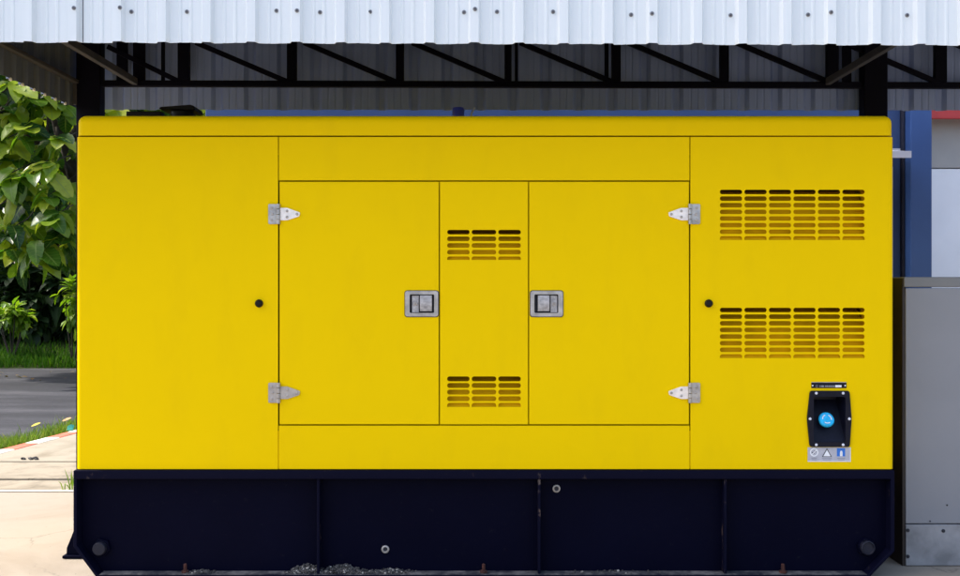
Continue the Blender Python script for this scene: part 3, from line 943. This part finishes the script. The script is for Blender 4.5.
for px, py in ((907.5, 530), (907.5, 556), (943, 530.5)):
    mb = MB(); mb.lathe([(0.008, 0), (0.008, 0.003), (0.005, 0.0035), (0.005, 0.007)], (X(px, rcab), ycab - 0.003, Z(py, rcab)), (0, -1, 0), 10); mb.build('bolt', M['steel_dark'], pl)
for px, py in ((947, 505), (930, 521)):
    mb = MB(); mb.lathe([(0.004, 0), (0.004, 0.002)], (X(px, rcab), ycab, Z(py, rcab)), (0, -1, 0), 8); mb.build('rivet', M['steel_dark'], cb)

# ================================================================== GENERATOR
GL, GR, GY = X(76), X(894), 1.30
gen = empty('generator', (X(485), 0.65, 0), 'yellow soundproof diesel generator on a navy black steel base', 'generator')
g = 0.0026      # half a panel gap

# roof cap
mb = MB()
z0, z1 = Z(135.6), Z(115)
bm = bmesh.new()
bmesh.ops.create_cube(bm, size=1.0)
for v in bm.verts:
    v.co = Vector(((GL + GR) / 2 + v.co.x * (GR - GL), GY / 2 + v.co.y * GY, (z0 + z1) / 2 + v.co.z * (z1 - z0)))
ed = [e for e in bm.edges if all(v.co.z > z1 - 1e-4 for v in e.verts) or abs(e.verts[0].co.z - e.verts[1].co.z) > 0.01]
bmesh.ops.bevel(bm, geom=ed, offset=0.034, segments=7, profile=0.5, affect='EDGES')
me = bpy.data.meshes.new('roof_cap'); bm.to_mesh(me); bm.free(); me.materials.append(M['yellow'])
me.polygons.foreach_set('use_smooth', [True] * len(me.polygons)); me.set_sharp_from_angle(angle=R(40))
cap = bpy.data.objects.new('roof_cap', me); COL.objects.link(cap); cap.parent = gen; cap.location = -gen.location

TH = 0.004
RAD = 0.020


def corner(mb, left, z0, z1, y_end):
    """rounded vertical corner and the end wall behind it"""
    xo = GL if left else GR
    sg = 1 if left else -1
    path_o, path_i = [], []
    n = 8
    for i in range(n + 1):
        a = R(90 * i / n)
        path_o.append((xo + sg * (RAD - RAD * math.sin(a)), RAD - RAD * math.cos(a)))
        path_i.append((xo + sg * (RAD - (RAD - TH) * math.sin(a)), RAD - (RAD - TH) * math.cos(a)))
    path_o.append((xo, y_end)); path_i.append((xo + sg * TH, y_end))
    k = len(path_o)
    vs = [(p[0], p[1], z) for z in (z0, z1) for p in path_o] + [(p[0], p[1], z) for z in (z0, z1) for p in path_i]
    fs = []
    for i in range(k - 1):
        fs += [(i, i + 1, k + i + 1, k + i), (2 * k + i, 3 * k + i, 3 * k + i + 1, 2 * k + i + 1),
               (i, 2 * k + i, 2 * k + i + 1, i + 1), (k + i, k + i + 1, 3 * k + i + 1, 3 * k + i)]
    fs += [(k - 1, 2 * k - 1, 4 * k - 1, 3 * k - 1)]
    mb.add(vs, fs)


zt, zb = Z(137.0), Z(469.0)
xs1, xs2 = X(278.4), X(690.0)
# left panel
mb = MB(); mb.plate([(GL + RAD, zb), (xs1 - g * .7, zb), (xs1 - g * .7, zt), (GL + RAD, zt)], (), 0, TH); corner(mb, True, zb, zt, GY)
mb.build('body_panel', M['yellow'], gen, smooth=30)


def slot(x0, x1, y0, y1, flat=False):
    if flat:
        r = (y1 - y0) * 0.62
        pts = []
        xa, xb_, za, zb2 = X(x0), X(x1), Z(y0), Z(y1)
        r *= S
        for cx, a0 in ((xb_ - r, 0), (xa + r, 90)):
            for i in range(6):
                a = R(a0 + 90 * i / 5); pts.append((cx + r * math.cos(a), za - r + r * math.sin(a)))
        pts += [(xa, zb2), (xb_, zb2)]
        return pts
    return rrect(X(x0), X(x1), Z(y1), Z(y0), (y1 - y0) * S * 0.48, 5)


def louver_slots(cols, y0, rows, pitch, h, last_h):
    out = []
    for r in range(rows):
        for c0, c1 in cols:
            yy0 = y0 + pitch * r
            out.append(slot(c0, c1, yy0, yy0 + (last_h if r == rows - 1 else h), r == rows - 1))
    return out


def louver_back(parent, cols, y0, rows, pitch, last_h, depth):
    """sloping deflector plate with cheeks behind the slots, open at the top"""
    xa, xb_ = X(cols[0][0]) - 0.012, X(cols[-1][1]) + 0.012
    zt_ = Z(y0) + 0.004; zb_ = Z(y0 + pitch * (rows - 1) + last_h)
    mb = MB()
    ya = TH + 0.001
    zt2 = Z(y0 - 1.5)                    # the deflector falls away steeply behind the top rows
    prof = [(0.0, zb_ - 0.002)]
    for q in (0.25, 0.5, 0.72, 0.88, 1.0):
        prof.append((depth * (0.75 * q ** 0.62 + 1.0 * q ** 5), zb_ + (zt2 - zb_) * q))
    n_ = len(prof)
    vs = [(x, ya + p[0] + o_, p[1] - o_) for o_ in (0, 0.003) for p in prof for x in (xa, xb_)]
    fs = []
    for k in range(n_ - 1):
        a = 2 * k
        fs += [(a, a + 1, a + 3, a + 2), (2 * n_ + a, 2 * n_ + a + 2, 2 * n_ + a + 3, 2 * n_ + a + 1)]
    fs += [(0, 2 * n_, 2 * n_ + 1, 1), (2 * n_ - 2, 2 * n_ - 1, 4 * n_ - 1, 4 * n_ - 2)]
    mb.add(vs, fs)
    for x in (xa - 0.003, xb_):
        vs = []
        for q in (x, x + 0.003): vs += [(q, ya, zb_ - 0.005), (q, ya + depth + 0.003, zt_), (q, ya, zt_)]
        mb.add(vs, [(0, 1, 2), (5, 4, 3), (0, 3, 4, 1), (1, 4, 5, 2), (2, 5, 3, 0)])
    return mb.build('louver', M['louver'], parent)


# right panel with two big louvers and the stop-box opening
rc_cols = [(719.9 + 24.5 * i, 742.2 + 24.5 * i) for i in range(6)]
holes = louver_slots(rc_cols, 189.75, 8, 6.63, 4.55, 3.9) + louver_slots(rc_cols, 307.75, 8, 6.63, 4.55, 3.9)
holes.append(prect(811.8, 846.2, 395.4, 443.2))
mb = MB(); mb.plate([(xs2 + g * .7, zb), (GR - RAD, zb), (GR - RAD, zt), (xs2 + g * .7, zt)], holes, 0, TH); corner(mb, False, zb, zt, GY)
rp_ = mb.build('body_panel', M['yellow'], gen, smooth=30)
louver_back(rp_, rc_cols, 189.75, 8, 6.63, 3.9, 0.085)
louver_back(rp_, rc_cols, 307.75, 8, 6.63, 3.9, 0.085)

# strips above and below the doors, middle panel
mb = MB(); mb.plate([(xs1 + g * .7, Z(180.4)), (xs2 - g * .7, Z(180.4)), (xs2 - g * .7, zt), (xs1 + g * .7, zt)], (), 0, TH); mb.build('body_panel', M['yellow'], gen, bevel=0.0012)
mb = MB(); mb.plate([(xs1 + g * .7, zb), (xs2 - g * .7, zb), (xs2 - g * .7, Z(425.6)), (xs1 + g * .7, Z(425.6))], (), 0, TH); mb.build('body_panel', M['yellow'], gen, bevel=0.0012)
m_cols = [(447.2, 469.6), (471.7, 496.2), (498.3, 520.8)]
mh = louver_slots(m_cols, 229.9, 5, 6.65, 4.6, 3.5) + louver_slots(m_cols, 376.4, 5, 6.6, 4.9, 4.1)
mb = MB(); mb.plate([(X(439.4) + g, Z(424.2)), (X(528.6) - g, Z(424.2)), (X(528.6) - g, Z(181.8)), (X(439.4) + g, Z(181.8))], mh, 0, TH)
mp = mb.build('body_panel', M['yellow'], gen)
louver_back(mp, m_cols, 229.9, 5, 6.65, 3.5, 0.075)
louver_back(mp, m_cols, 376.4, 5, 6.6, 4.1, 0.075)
mb = MB()
yk0, yk1 = TH + 0.0015, TH + 0.004
yd0 = 0.030
for px_ in (279.0, 439.4, 528.6, 689.7): mb.box(X(px_) - 0.006, X(px_) + 0.006, yd0, yd0 + 0.003, Z(430), zt - 0.002)
for py_ in (181.1, 424.9): mb.box(X(279), X(689.7), yd0 + 0.004, yd0 + 0.007, Z(py_) - 0.006, Z(py_) + 0.006)
mb.box(xs1 - 0.006, xs1 + 0.006, yk0, yk1 - 0.001, zb + 0.002, Z(431)); mb.box(xs2 - 0.006, xs2 + 0.006, yk0, yk1 - 0.001, zb + 0.002, Z(431))
mb.build('door_frame', M['yellow'], gen)
mb = MB(); mb.box(GL + TH + 0.001, GR - TH - 0.001, GY - 0.006, GY, zb, zt); mb.build('back_panel', M['yellow'], gen)
mb = MB(); mb.box(GL + 0.02, GR - 0.02, 0.55, 0.56, zb + 0.01, zt - 0.01); mb.build('engine_bulkhead', M['steel_dark'], gen)


# doors ----------------------------------------------------------------
def hinge(door, cx, cy, mirror, mat):
    """cx: knuckle line (px), cy: centre (px); strap runs to the right unless mirrored"""
    s_ = -1 if mirror else 1
    def q(dx, dy): return (X(cx + s_ * dx), Z(cy + dy))
    mb = MB()
    mb.plate(rpoly([q(-10.5, 10), q(-2.2, 10), q(-2.2, -10), q(-10.5, -10)], 0.006), (), -0.006, 0.0058, 2)
    mb.plate(rpoly([q(1.2, 6.2), q(8.5, 6.2), q(20.5, 2.2), q(21.2, -1.6), q(8.5, -6.2), q(1.2, -6.2)], 0.004), (), -0.006, 0.0058)
    for a, b in ((-10, -5.2), (-4.6, 0.2), (0.8, 5.2), (5.7, 10)):
        p0, p1 = q(-0.3, a), q(-0.3, b)
        mb.cyl((p0[0], -0.008, p0[1]), (p1[0], -0.008, p1[1]), 0.0085, None, 12, 2)
    for dx, dy in ((8.3, -3), (8.3, 3), (18.2, 0.2), (-7.0, -6.0), (-7.0, 6.0), (-6.2, 0)):
        p = q(dx, dy)
        mb.lathe([(0.0058, 0), (0.0058, 0.0015), (0.004, 0.003), (0.001, 0.0032)], (p[0], -0.006, p[1]), (0, -1, 0), 10, 1)
    return mb.build('hinge', [mat, M['steel_dull'], M['steel'] if mat is M['hinge_white'] else mat], door, bevel=0.0012)


def latch(door, x0, x1, mirror):
    y0, y1 = 291.0, 316.5
    mb = MB()
    out = rrect(X(x0), X(x1), Z(y1), Z(y0), 0.010, 4)
    inn = rrect(X(x0 + 4.6), X(x1 - 4.0), Z(y1 - 3.6), Z(y0 + 3.4), 0.005, 4)
    if mirror: inn = rrect(X(x0 + 4.0), X(x1 - 4.6), Z(y1 - 3.6), Z(y0 + 3.4), 0.005, 4)
    mb.plate(out, [inn], -0.006, 0.0038)
    mb.plate(rrect(X(x0) - 0.003, X(x1) + 0.003, Z(y1) - 0.003, Z(y0) + 0.003, 0.012, 4), [inn], -0.0019, 0.0018, 1)  # dark plate added as the shadow line round the bezel
    ix0, ix1 = inn[5][0], inn[0][0]      # left, right of the dish
    iz0, iz1 = Z(y1 - 3.6), Z(y0 + 3.4)
    # dish
    mb.box(ix0 - 0.004, ix1 + 0.004, 0.016, 0.018, iz0 - 0.004, iz1 + 0.004, 1)
    for a in (ix0 - 0.003, ix1 + 0.001): mb.box(a, a + 0.002, -0.0005, 0.0155, iz0 - .004, iz1 + .004, 1)
    for a in (iz0 - 0.003, iz1 + 0.001): mb.box(ix0, ix1, -0.0005, 0.0155, a, a + 0.002, 1)
    w = ix1 - ix0
    if not mirror: ka, kb, pa, pb = ix0 + 0.004, ix0 + w * 0.33, ix0 + w * 0.385, ix1 - 0.010
    else: ka, kb, pa, pb = ix1 - w * 0.33, ix1 - 0.004, ix0 + 0.010, ix1 - w * 0.385
    mb.box(ka, kb, 0.004, 0.0155, iz0 + 0.002, iz1 - 0.005, 3)
    # paddle: slightly bowed
    zz = [iz0 + 0.007 + (iz1 - 0.004 - iz0 - 0.007) * i / 6 for i in range(7)]
    vs = []
    for i, z in enumerate(zz):
        yy = -0.002 - 0.006 * math.sin(math.pi * i / 6) + 0.004 * (1 - i / 6)
        vs += [(pa, yy, z), (pb, yy, z), (pb, 0.0155, z), (pa, 0.0155, z)]
    fs = [(0, 3, 2, 1), (24, 25, 26, 27)]
    for i in range(6):
        for k in range(4): fs.append((4 * i + k, 4 * i + (k + 1) % 4, 4 * i + 4 + (k + 1) % 4, 4 * i + 4 + k))
    mb.add(vs, fs, 3)
    # key cylinder
    kc = ((ka + kb) / 2, 0.004, (iz0 + iz1) / 2)
    mb.lathe([(0.0085, 0), (0.0085, 0.004), (0.007, 0.005)], kc, (0, -1, 0), 16, 2)
    mb.box(kc[0] - 0.001, kc[0] + 0.001, kc[1] - 0.0062, kc[1] - 0.005, kc[2] - 0.005, kc[2] + 0.005, 1)
    return mb.build('latch', [M['steel'], M['steel_dark'], M['steel_dull'], M['paddle']], door, bevel=0.0016)


for left in (True, False):
    a, b = (279.0, 439.4) if left else (528.6, 689.6)
    xa, xb_ = X(a) + g, X(b) - g
    lx0, lx1 = (405.2, 438.2) if left else (530.4, 562.8)
    hole = [rrect(X(lx0 + 2.5), X(lx1 - 2.5), Z(316.5 - 2), Z(291 + 2), 0.004, 3)]
    mb = MB(); mb.plate([(xa, Z(424.2)), (xb_, Z(424.2)), (xb_, Z(181.8)), (xa, Z(181.8))], hole, 0.0, TH)
    d = mb.build('door', M['yellow'], gen, bevel=0.0012)
    latch(d, lx0, lx1, not left)
    kx_ = 279.0 if left else 689.4
    hinge(d, kx_, 214.2, not left, M['hinge_white'])
    hinge(d, kx_, 392.6, not left, M['steel_dull'] if left else M['hinge_white'])

for px in (259.2, 708.6):
    mb = MB(); mb.lathe([(0.0175, 0.0002), (0.0175, 0.004), (0.0155, 0.006), (0.0155, 0.016), (0.011, 0.021), (0.004, 0.022)], (X(px), 0, Z(303.4)), (0, -1, 0), 20)
    mb.build('rubber_stop', M['black_rubber'], gen, smooth=40)

# stop station ---------------------------------------------------------
out = rpoly([(X(809.3), Z(446.6)), (X(849.2), Z(446.6)), (X(851.0), Z(418.5)), (X(849.0), Z(390.6)), (X(809.6), Z(390.6)), (X(806.6), Z(418.5))][::-1], 0.011)
inn = rrect(X(813.2), X(844.8), Z(441.8), Z(396.6), 0.008, 4)
mb = MB(); mb.plate(out, [inn], -0.009, 0.0088)
# scoop: wall ring and sloping floor, deep at the top
xa, xb_, za, zb3 = X(813.2), X(844.8), Z(441.8), Z(396.6)
dp = 0.085
zk = zb3 - 0.02
mb.add([(xa, -0.001, za), (xb_, -0.001, za), (xb_ - 0.010, dp, zk), (xa + 0.004, dp, zk), (xb_ - 0.010, dp, zb3), (xa + 0.004, dp, zb3), (xb_, -0.001, zb3), (xa, -0.001, zb3)],
       [(0, 1, 2, 3), (3, 2, 4, 5), (5, 4, 6, 7), (0, 3, 5, 7), (1, 6, 4, 2)])
es = mb.build('stop_box', M['estop_black'], gen, bevel=0.002)
slope = Vector((0, -0.10, 0.076)).normalized()      # normal of the sloping floor, out and up
nrm = Vector((0, -(zk - za), dp)).normalized()
pc = Vector((X(827.2), dp * 0.46, za + (zk - za) * 0.46)) + nrm * 0.008
mb = MB()
mb.lathe([(0.020, -0.012), (0.020, 0.010), (0.030, 0.011), (0.033, 0.016), (0.033, 0.026), (0.029, 0.031), (0.010, 0.0325), (0.002, 0.0326)], pc, nrm, 28)
u = nrm.orthogonal().normalized(); w = nrm.cross(u)
for k in range(3):
    a0 = k * 2.094
    vs, fs = [], []
    for i in range(7):
        a = a0 + 1.35 * i / 6
        for r in (0.0165, 0.0205):
            vs.append(pc + nrm * 0.0334 + u * (r * math.cos(a)) + w * (r * math.sin(a)))
    for i in range(6): fs.append((2 * i, 2 * i + 1, 2 * i + 3, 2 * i + 2))
    mb.add(vs, fs, 1)
mb.build('push_button', [M['estop_blue'], M['white_pl']], es, smooth=35)
for px, py in ((815.6, 392.9), (842.4, 392.9), (809.4, 418.5), (848.6, 418.5), (815.6, 444.4), (842.4, 444.4)):
    mb = MB(); mb.lathe([(0.0060, 0), (0.0060, 0.002), (0.0042, 0.0038), (0.001, 0.004)], (X(px), -0.009, Z(py)), (0, -1, 0), 12); mb.build('screw', M['white_metal'], es, smooth=40)
# strip plate above the box
mb = MB(); mb.box(X(811.3), X(846.3), -0.0022, -0.0002, Z(388.0), Z(382.6))
mb.box(X(811.3), X(846.3), -0.0026, -0.0002, Z(382.5), Z(381.9), 3)
yq = -0.0026
for a, b in ((819.4, 820.4), (821.0, 823.9), (825.0, 826.2), (826.7, 827.7), (828.2, 829.2), (829.7, 830.9), (831.4, 832.5), (833.0, 834.2)):
    mb.box(X(a), X(b), yq, -0.0021, Z(386.9), Z(385.3), 1)
mb.box(X(835.0), X(841.3), yq, -0.0021, Z(387.1), Z(385.0), 2)
for i in range(10):
    a0, a1 = 6.283 * i / 10, 6.283 * (i + 1) / 10
    cx_, cz_ = X(816.5), Z(386.0)
    mb.add([(cx_ + r * math.cos(a), yq, cz_ + r * math.sin(a)) for a, r in ((a0, .0035), (a0, .0052), (a1, .0052), (a1, .0035))], [(0, 1, 2, 3)], 1)
for px in (812.5, 845.0): mb.lathe([(0.0036, 0), (0.003, 0.0018)], (X(px), -0.0022, Z(385.5)), (0, -1, 0), 8, 2)
mb.build('strip_plate', [M['estop_black'], M['grey_print'], M['white_pl'], M['steel_dull']], gen)
# sticker of three signs
sx0, sx1, sy0, sy1 = 807.6, 850.6, 447.2, 461.6
mb = MB(); mb.box(X(sx0), X(sx1), -0.0012, -0.0002, Z(sy1), Z(sy0), 0)
yq = -0.0017
mb.box(X(sx0) , X(sx1), yq, -0.0011, Z(sy1), Z(sy1 - 0.7), 1); mb.box(X(sx1 - 0.6), X(sx1), yq, -0.0011, Z(sy1 - 0.7), Z(sy0), 1)
def disc(cx, cy, r0, r1, yy, mi, n=24):
    for i in range(n):
        a0, a1 = 2 * math.pi * i / n, 2 * math.pi * (i + 1) / n
        mb.add([(X(cx) + r * S * math.cos(a), yy, Z(cy) + r * S * math.sin(a)) for a, r in ((a0, r0), (a0, r1), (a1, r1), (a1, r0))], [(0, 1, 2, 3)], mi)
disc(814.0, 452.2, 3.1, 4.2, yq, 1); disc(814.0, 452.2, 0.01, 3.1, yq, 0)
for dx, dy, w_, h_ in ((-0.9, 0.5, 2.6, 1.7), (1.1, -0.9, 2.2, 1.5)):
    mb.box(X(814 + dx - w_ / 2), X(814 + dx + w_ / 2), yq - .0004, yq, Z(452.2 + dy + h_ / 2), Z(452.2 + dy - h_ / 2), 2)
mtx = Matrix.Translation((X(814), yq - .0006, Z(452.2))) @ Matrix.Rotation(R(-42), 4, 'Y')
mb.box(-0.015, 0.015, 0, 0.0003, -0.002, 0.002, 1, mtx)
def tri(cx, cy, hw, h, yy, mi): mb.add([(X(cx - hw), yy, Z(cy + h)), (X(cx + hw), yy, Z(cy + h)), (X(cx), yy, Z(cy))], [(0, 1, 2)], mi)
tri(826.8, 447.9, 5.0, 8.8, yq, 2); tri(826.8, 449.6, 3.7, 6.5, yq - .0004, 1)
mb.box(X(836.8), X(845.0), yq, -0.0011, Z(456.2), Z(448.0), 3)
mb.box(X(839.8), X(842.4), yq - .0004, yq, Z(456.0), Z(452.0), 1); disc(841.1, 451.6, 0.01, 1.1, yq - .0005, 1, 12)
for cx, n_ in ((814, 5.5), (826.8, 10), (841, 8)):
    mb.box(X(cx - n_ / 2), X(cx + n_ / 2), yq, -0.0011, Z(458.4), Z(457.6), 4)
    mb.box(X(cx - n_ / 2.4), X(cx + n_ / 2.4), yq, -0.0011, Z(460.0), Z(459.3), 4)
mb.build('warning_sticker', [M['silver'], M['white_pl'], M['dark_print'], M['blue_print'], M['grey_print']], gen, recalc=False)

# skid base ------------------------------------------------------------
bx0, bx1 = X(74.3), X(893.6)
zb0 = 0.003
out = [(X(97.5), zb0), (X(868.0), zb0), (bx1, Z(550.5)), (bx1, Z(469.9)), (bx0, Z(469.9)), (bx0, Z(546.0))]
WEB = 0.05
mb = MB()
inn = [(X(99), zb0 + 0.012), (X(866.5), zb0 + 0.012), (X(889.8), Z(549.6)), (X(889.8), Z(478.6)), (X(77.8), Z(478.6)), (X(77.8), Z(544.6))]
mb.plate(out, (), WEB, 0.01)
mb.box(bx0, bx0 + 0.012, WEB + 0.01, GY, Z(546), Z(469.9)); mb.box(bx1 - 0.012, bx1, WEB + 0.01, GY, Z(550.5), Z(469.9))
mb.box(bx0 + 0.013, bx1 - 0.013, WEB + 0.01, GY, Z(474), Z(470.4)); mb.box(X(100), X(866), GY - 0.012, GY, zb0, Z(475))
mb.box(X(100), X(866), WEB + 0.01, GY - 0.02, zb0, zb0 + 0.01)
sk = mb.build('skid_base', M['navy'], gen)
mb = MB(); mb.plate(out, [inn], -0.012, WEB + 0.0115); rim = mb.build('flange', M['navy_rim'], sk, bevel=0.003)
# dusty top of the bottom flange
mb = MB(); mb.box(X(100), X(866), -0.010, WEB - 0.001, zb0 + 0.0125, zb0 + 0.0145); mb.build('dust', M['flange'], sk)
for px in (318.3, 539.2, 725.3):
    mb = MB(); mb.box(X(px) - 0.006, X(px) + 0.006, -0.004, WEB - 0.0005, zb0 + 0.015, Z(478.6) - 0.001); mb.build('stiffener', M['navy_chip'], sk, bevel=0.003)
for px, py, f in ((98.2, 549.3, 1), (869.5, 548.8, 0)):
    p = Vector((X(px), WEB, Z(py)))
    mb = MB()
    mb.lathe([(0.040, 0), (0.040, 0.016), (0.036, 0.018)], p, (0, -1, 0), 6)
    if f: mb.lathe([(0.028, 0.014), (0.028, 0.044), (0.025, 0.047), (0.001, 0.0475)], p, (0, -1, 0), 24, 1)
    else: mb.lathe([(0.030, 0.014), (0.030, 0.036), (0.026, 0.038), (0.022, 0.030), (0.001, 0.030)], p, (0, -1, 0), 24, 1)
    mb.build('lifting_pipe', [M['navy'], simple('grey_cap', (0.016, 0.016, 0.026), 0.5, spec=0.2)], sk, smooth=35)
for px, py in ((384.4, 551.8), (557.2, 490.5)):
    p = Vector((X(px), WEB, Z(py)))
    mb = MB(); mb.lathe([(0.017, 0), (0.017, 0.006), (0.014, 0.008), (0.011, 0.008), (0.0085, 0.003)], p, (0, -1, 0), 18); mb.lathe([(0.0085, 0.0035), (0.001, 0.0036)], p, (0, -1, 0), 18, 1); mb.build('drain_plug', [M['steel_dull'], M['steel_dark']], sk, smooth=35)
for px in (184.0, 483.6, 784.2):
    p = Vector((X(px), 0.018, zb0 + 0.0148))
    mb = MB(); mb.lathe([(0.017, 0), (0.017, 0.009), (0.008, 0.010), (0.0075, 0.036), (0.006, 0.038)], p, (0, 0, 1), 6); mb.build('anchor_bolt', M['rust'], sk)
# outrigger foot at the left end
yo = 0.335; ro = 1 + yo / D
mb = MB()
xo = bx0 - 0.001
mb.plate([(xo, 0.016), (X(66.3, ro), 0.016), (X(66.6, ro), Z(548, ro)), (X(74.2, ro), Z(529, ro)), (xo, Z(529, ro))][::-1], (), yo, 0.012)
mb.box(X(63.8, ro), xo, yo - 0.02, yo + 0.12, 0.003, 0.0155)
mb.build('outrigger_foot', M['navy'], sk, bevel=0.002)

# exhaust outlet on the roof --------------------------------------------
re_ = 1.14; ye = Yd(re_)
mb = MB(); mb.tube([(X(182, re_), ye, Z(115) - 0.02), (X(182, re_), ye, Z(110.5, re_))], 0.055, 16)
ex = mb.build('exhaust_stub', M['black_rubber'], gen, smooth=40)
mb = MB()
mb.plate([(X(163.5, re_), Z(111.5, re_)), (X(199.5, re_), Z(113, re_)), (X(198, re_), Z(108.6, re_)), (X(194.5, re_), Z(107.4, re_)), (X(165, re_), Z(109.6, re_))], (), ye - 0.08, 0.16)
mb.build('rain_flap', M['black_rubber'], ex, bevel=0.004)
mb = MB(); mb.box(X(128, re_), X(163, re_), ye - 0.03, ye + 0.03, Z(115) - 0.01, Z(112.3, re_)); mb.build('roof_rail', M['black_rubber'], gen, bevel=0.004)

# blue bottle and white rod on the roof ---------------------------------
r_b = 1.16; p = Vector((X(458.3, r_b), Yd(r_b), Z(115) + 0.0005))
hb = Z(107.8, r_b) - p.z
mb = MB(); mb.lathe([(0.022, 0), (0.025, 0.006), (0.025, hb - 0.05), (0.030, hb - 0.034), (0.030, hb - 0.012), (0.027, hb - 0.001), (0.004, hb)], p, (0, 0, 1), 20)
tag(mb.build('plastic_bottle', M['blue_pl'], smooth=50), 'small dark blue plastic bottle standing on the yellow generator roof', 'bottle')
mb = MB(); mb.tube([(X(469, r_b), Yd(r_b), Z(115) + 0.004), (X(471.5, r_b), Yd(r_b), Z(113.3, r_b)), (X(475, r_b), Yd(r_b) + 0.01, Z(107.5, r_b))], 0.0045, 8)
tag(mb.build('cable_end', M['white_metal'], smooth=50), 'thin white cable end sticking up beside the blue bottle', 'cable')

# debris on the bottom flange -------------------------------------------
rg = random.Random(31)
mb = MB()
zf = zb0 + 0.0146
def heap(cx, wpx, hpx, n):
    for _ in range(n):
        t = rg.gauss(0, 0.42)
        if abs(t) > 1: continue
        y = rg.uniform(0.000, 0.044)
        hh = hpx * S * (1 - abs(t) ** 1.3) * (0.35 + 0.65 * (y / 0.044))
        r = rg.uniform(0.002, 0.007)
        mb.rock((X(cx + t * wpx), min(y, 0.045 - r), zf + max(0.002, hh * rg.random() ** 0.6)), r, 1 if rg.random() < 0.13 else 0, rg.random(), 0.8)
heap(307, 22, 8.5, 380); heap(342, 30, 8.0, 480); heap(390, 26, 3.4, 150); heap(200, 20, 2.2, 70); heap(345, 60, 2.0, 120); heap(620, 60, 1.2, 40)
for cx, wpx, hpx in ((308, 15, 7.0), (341, 22, 6.5), (391, 16, 2.2)):     # solid core of each heap
    vs, fs = [], []
    nu, nv = 14, 4
    for i in range(nu + 1):
        t = -1 + 2 * i / nu
        for j in range(nv + 1):
            y = 0.001 + 0.047 * j / nv
            h_ = hpx * S * max(0, 1 - abs(t) ** 1.4) * (0.15 + 0.85 * j / nv) * rg.uniform(0.8, 1.1)
            vs.append((X(cx + t * wpx), y, zf + h_))
    for i in range(nu):
        for j in range(nv):
            a = i * (nv + 1) + j; fs.append((a, a + nv + 1, a + nv + 2, a + 1))
    mb.add(vs, fs)
tag(mb.build('grit', [M['debris'], M['debris_hi']], recalc=False), 'grey grit heaped on the bottom flange of the generator base', 'grit', kind='stuff')

# ================================================================== LIGHT
el, az = R(56), R(7)           # sun high on the left, a little behind the shed
to_sun = Vector((-math.cos(el) * math.cos(az), math.cos(el) * math.sin(az), math.sin(el)))
sd = bpy.data.lights.new('sun', 'SUN'); sd.energy = 2.1; sd.angle = R(0.5); sd.color = (1.0, 0.95, 0.86)
so = bpy.data.objects.new('sun', sd); COL.objects.link(so); so.location = to_sun * 30
so.rotation_euler = to_sun.to_track_quat('Z', 'Y').to_euler()

world = bpy.data.worlds.new('World'); scene.world = world; world.use_nodes = True
N, L = world.node_tree.nodes, world.node_tree.links
sky = N.new('ShaderNodeTexSky'); sky.sky_type = 'NISHITA'; sky.sun_disc = False
sky.sun_elevation = el; sky.sun_rotation = math.atan2(to_sun.x, to_sun.y) % (2 * math.pi)
sky.dust_density = 3.5; sky.air_density = 1.0; sky.ozone_density = 1.0
L.new(sky.outputs[0], N['Background'].inputs[0]); N['Background'].inputs[1].default_value = 0.15

scene.view_settings.view_transform = 'Standard'
scene.view_settings.look = 'None'
scene.view_settings.exposure = 1.53
scene.view_settings.gamma = 1.0
scene.view_settings.use_curve_mapping = False
scene.cycles.max_bounces = 8
scene.cycles.use_denoising = True

# ================================================================== CAMERA
cd = bpy.data.cameras.new('camera')
cam = bpy.data.objects.new('camera', cd); COL.objects.link(cam)
cam.location = (0, -D, H); cam.rotation_euler = (R(90), 0, 0)
cd.sensor_width = 36; cd.lens = 36 * D / (960 * S)
cd.clip_start = 0.05; cd.clip_end = 600
scene.camera = cam
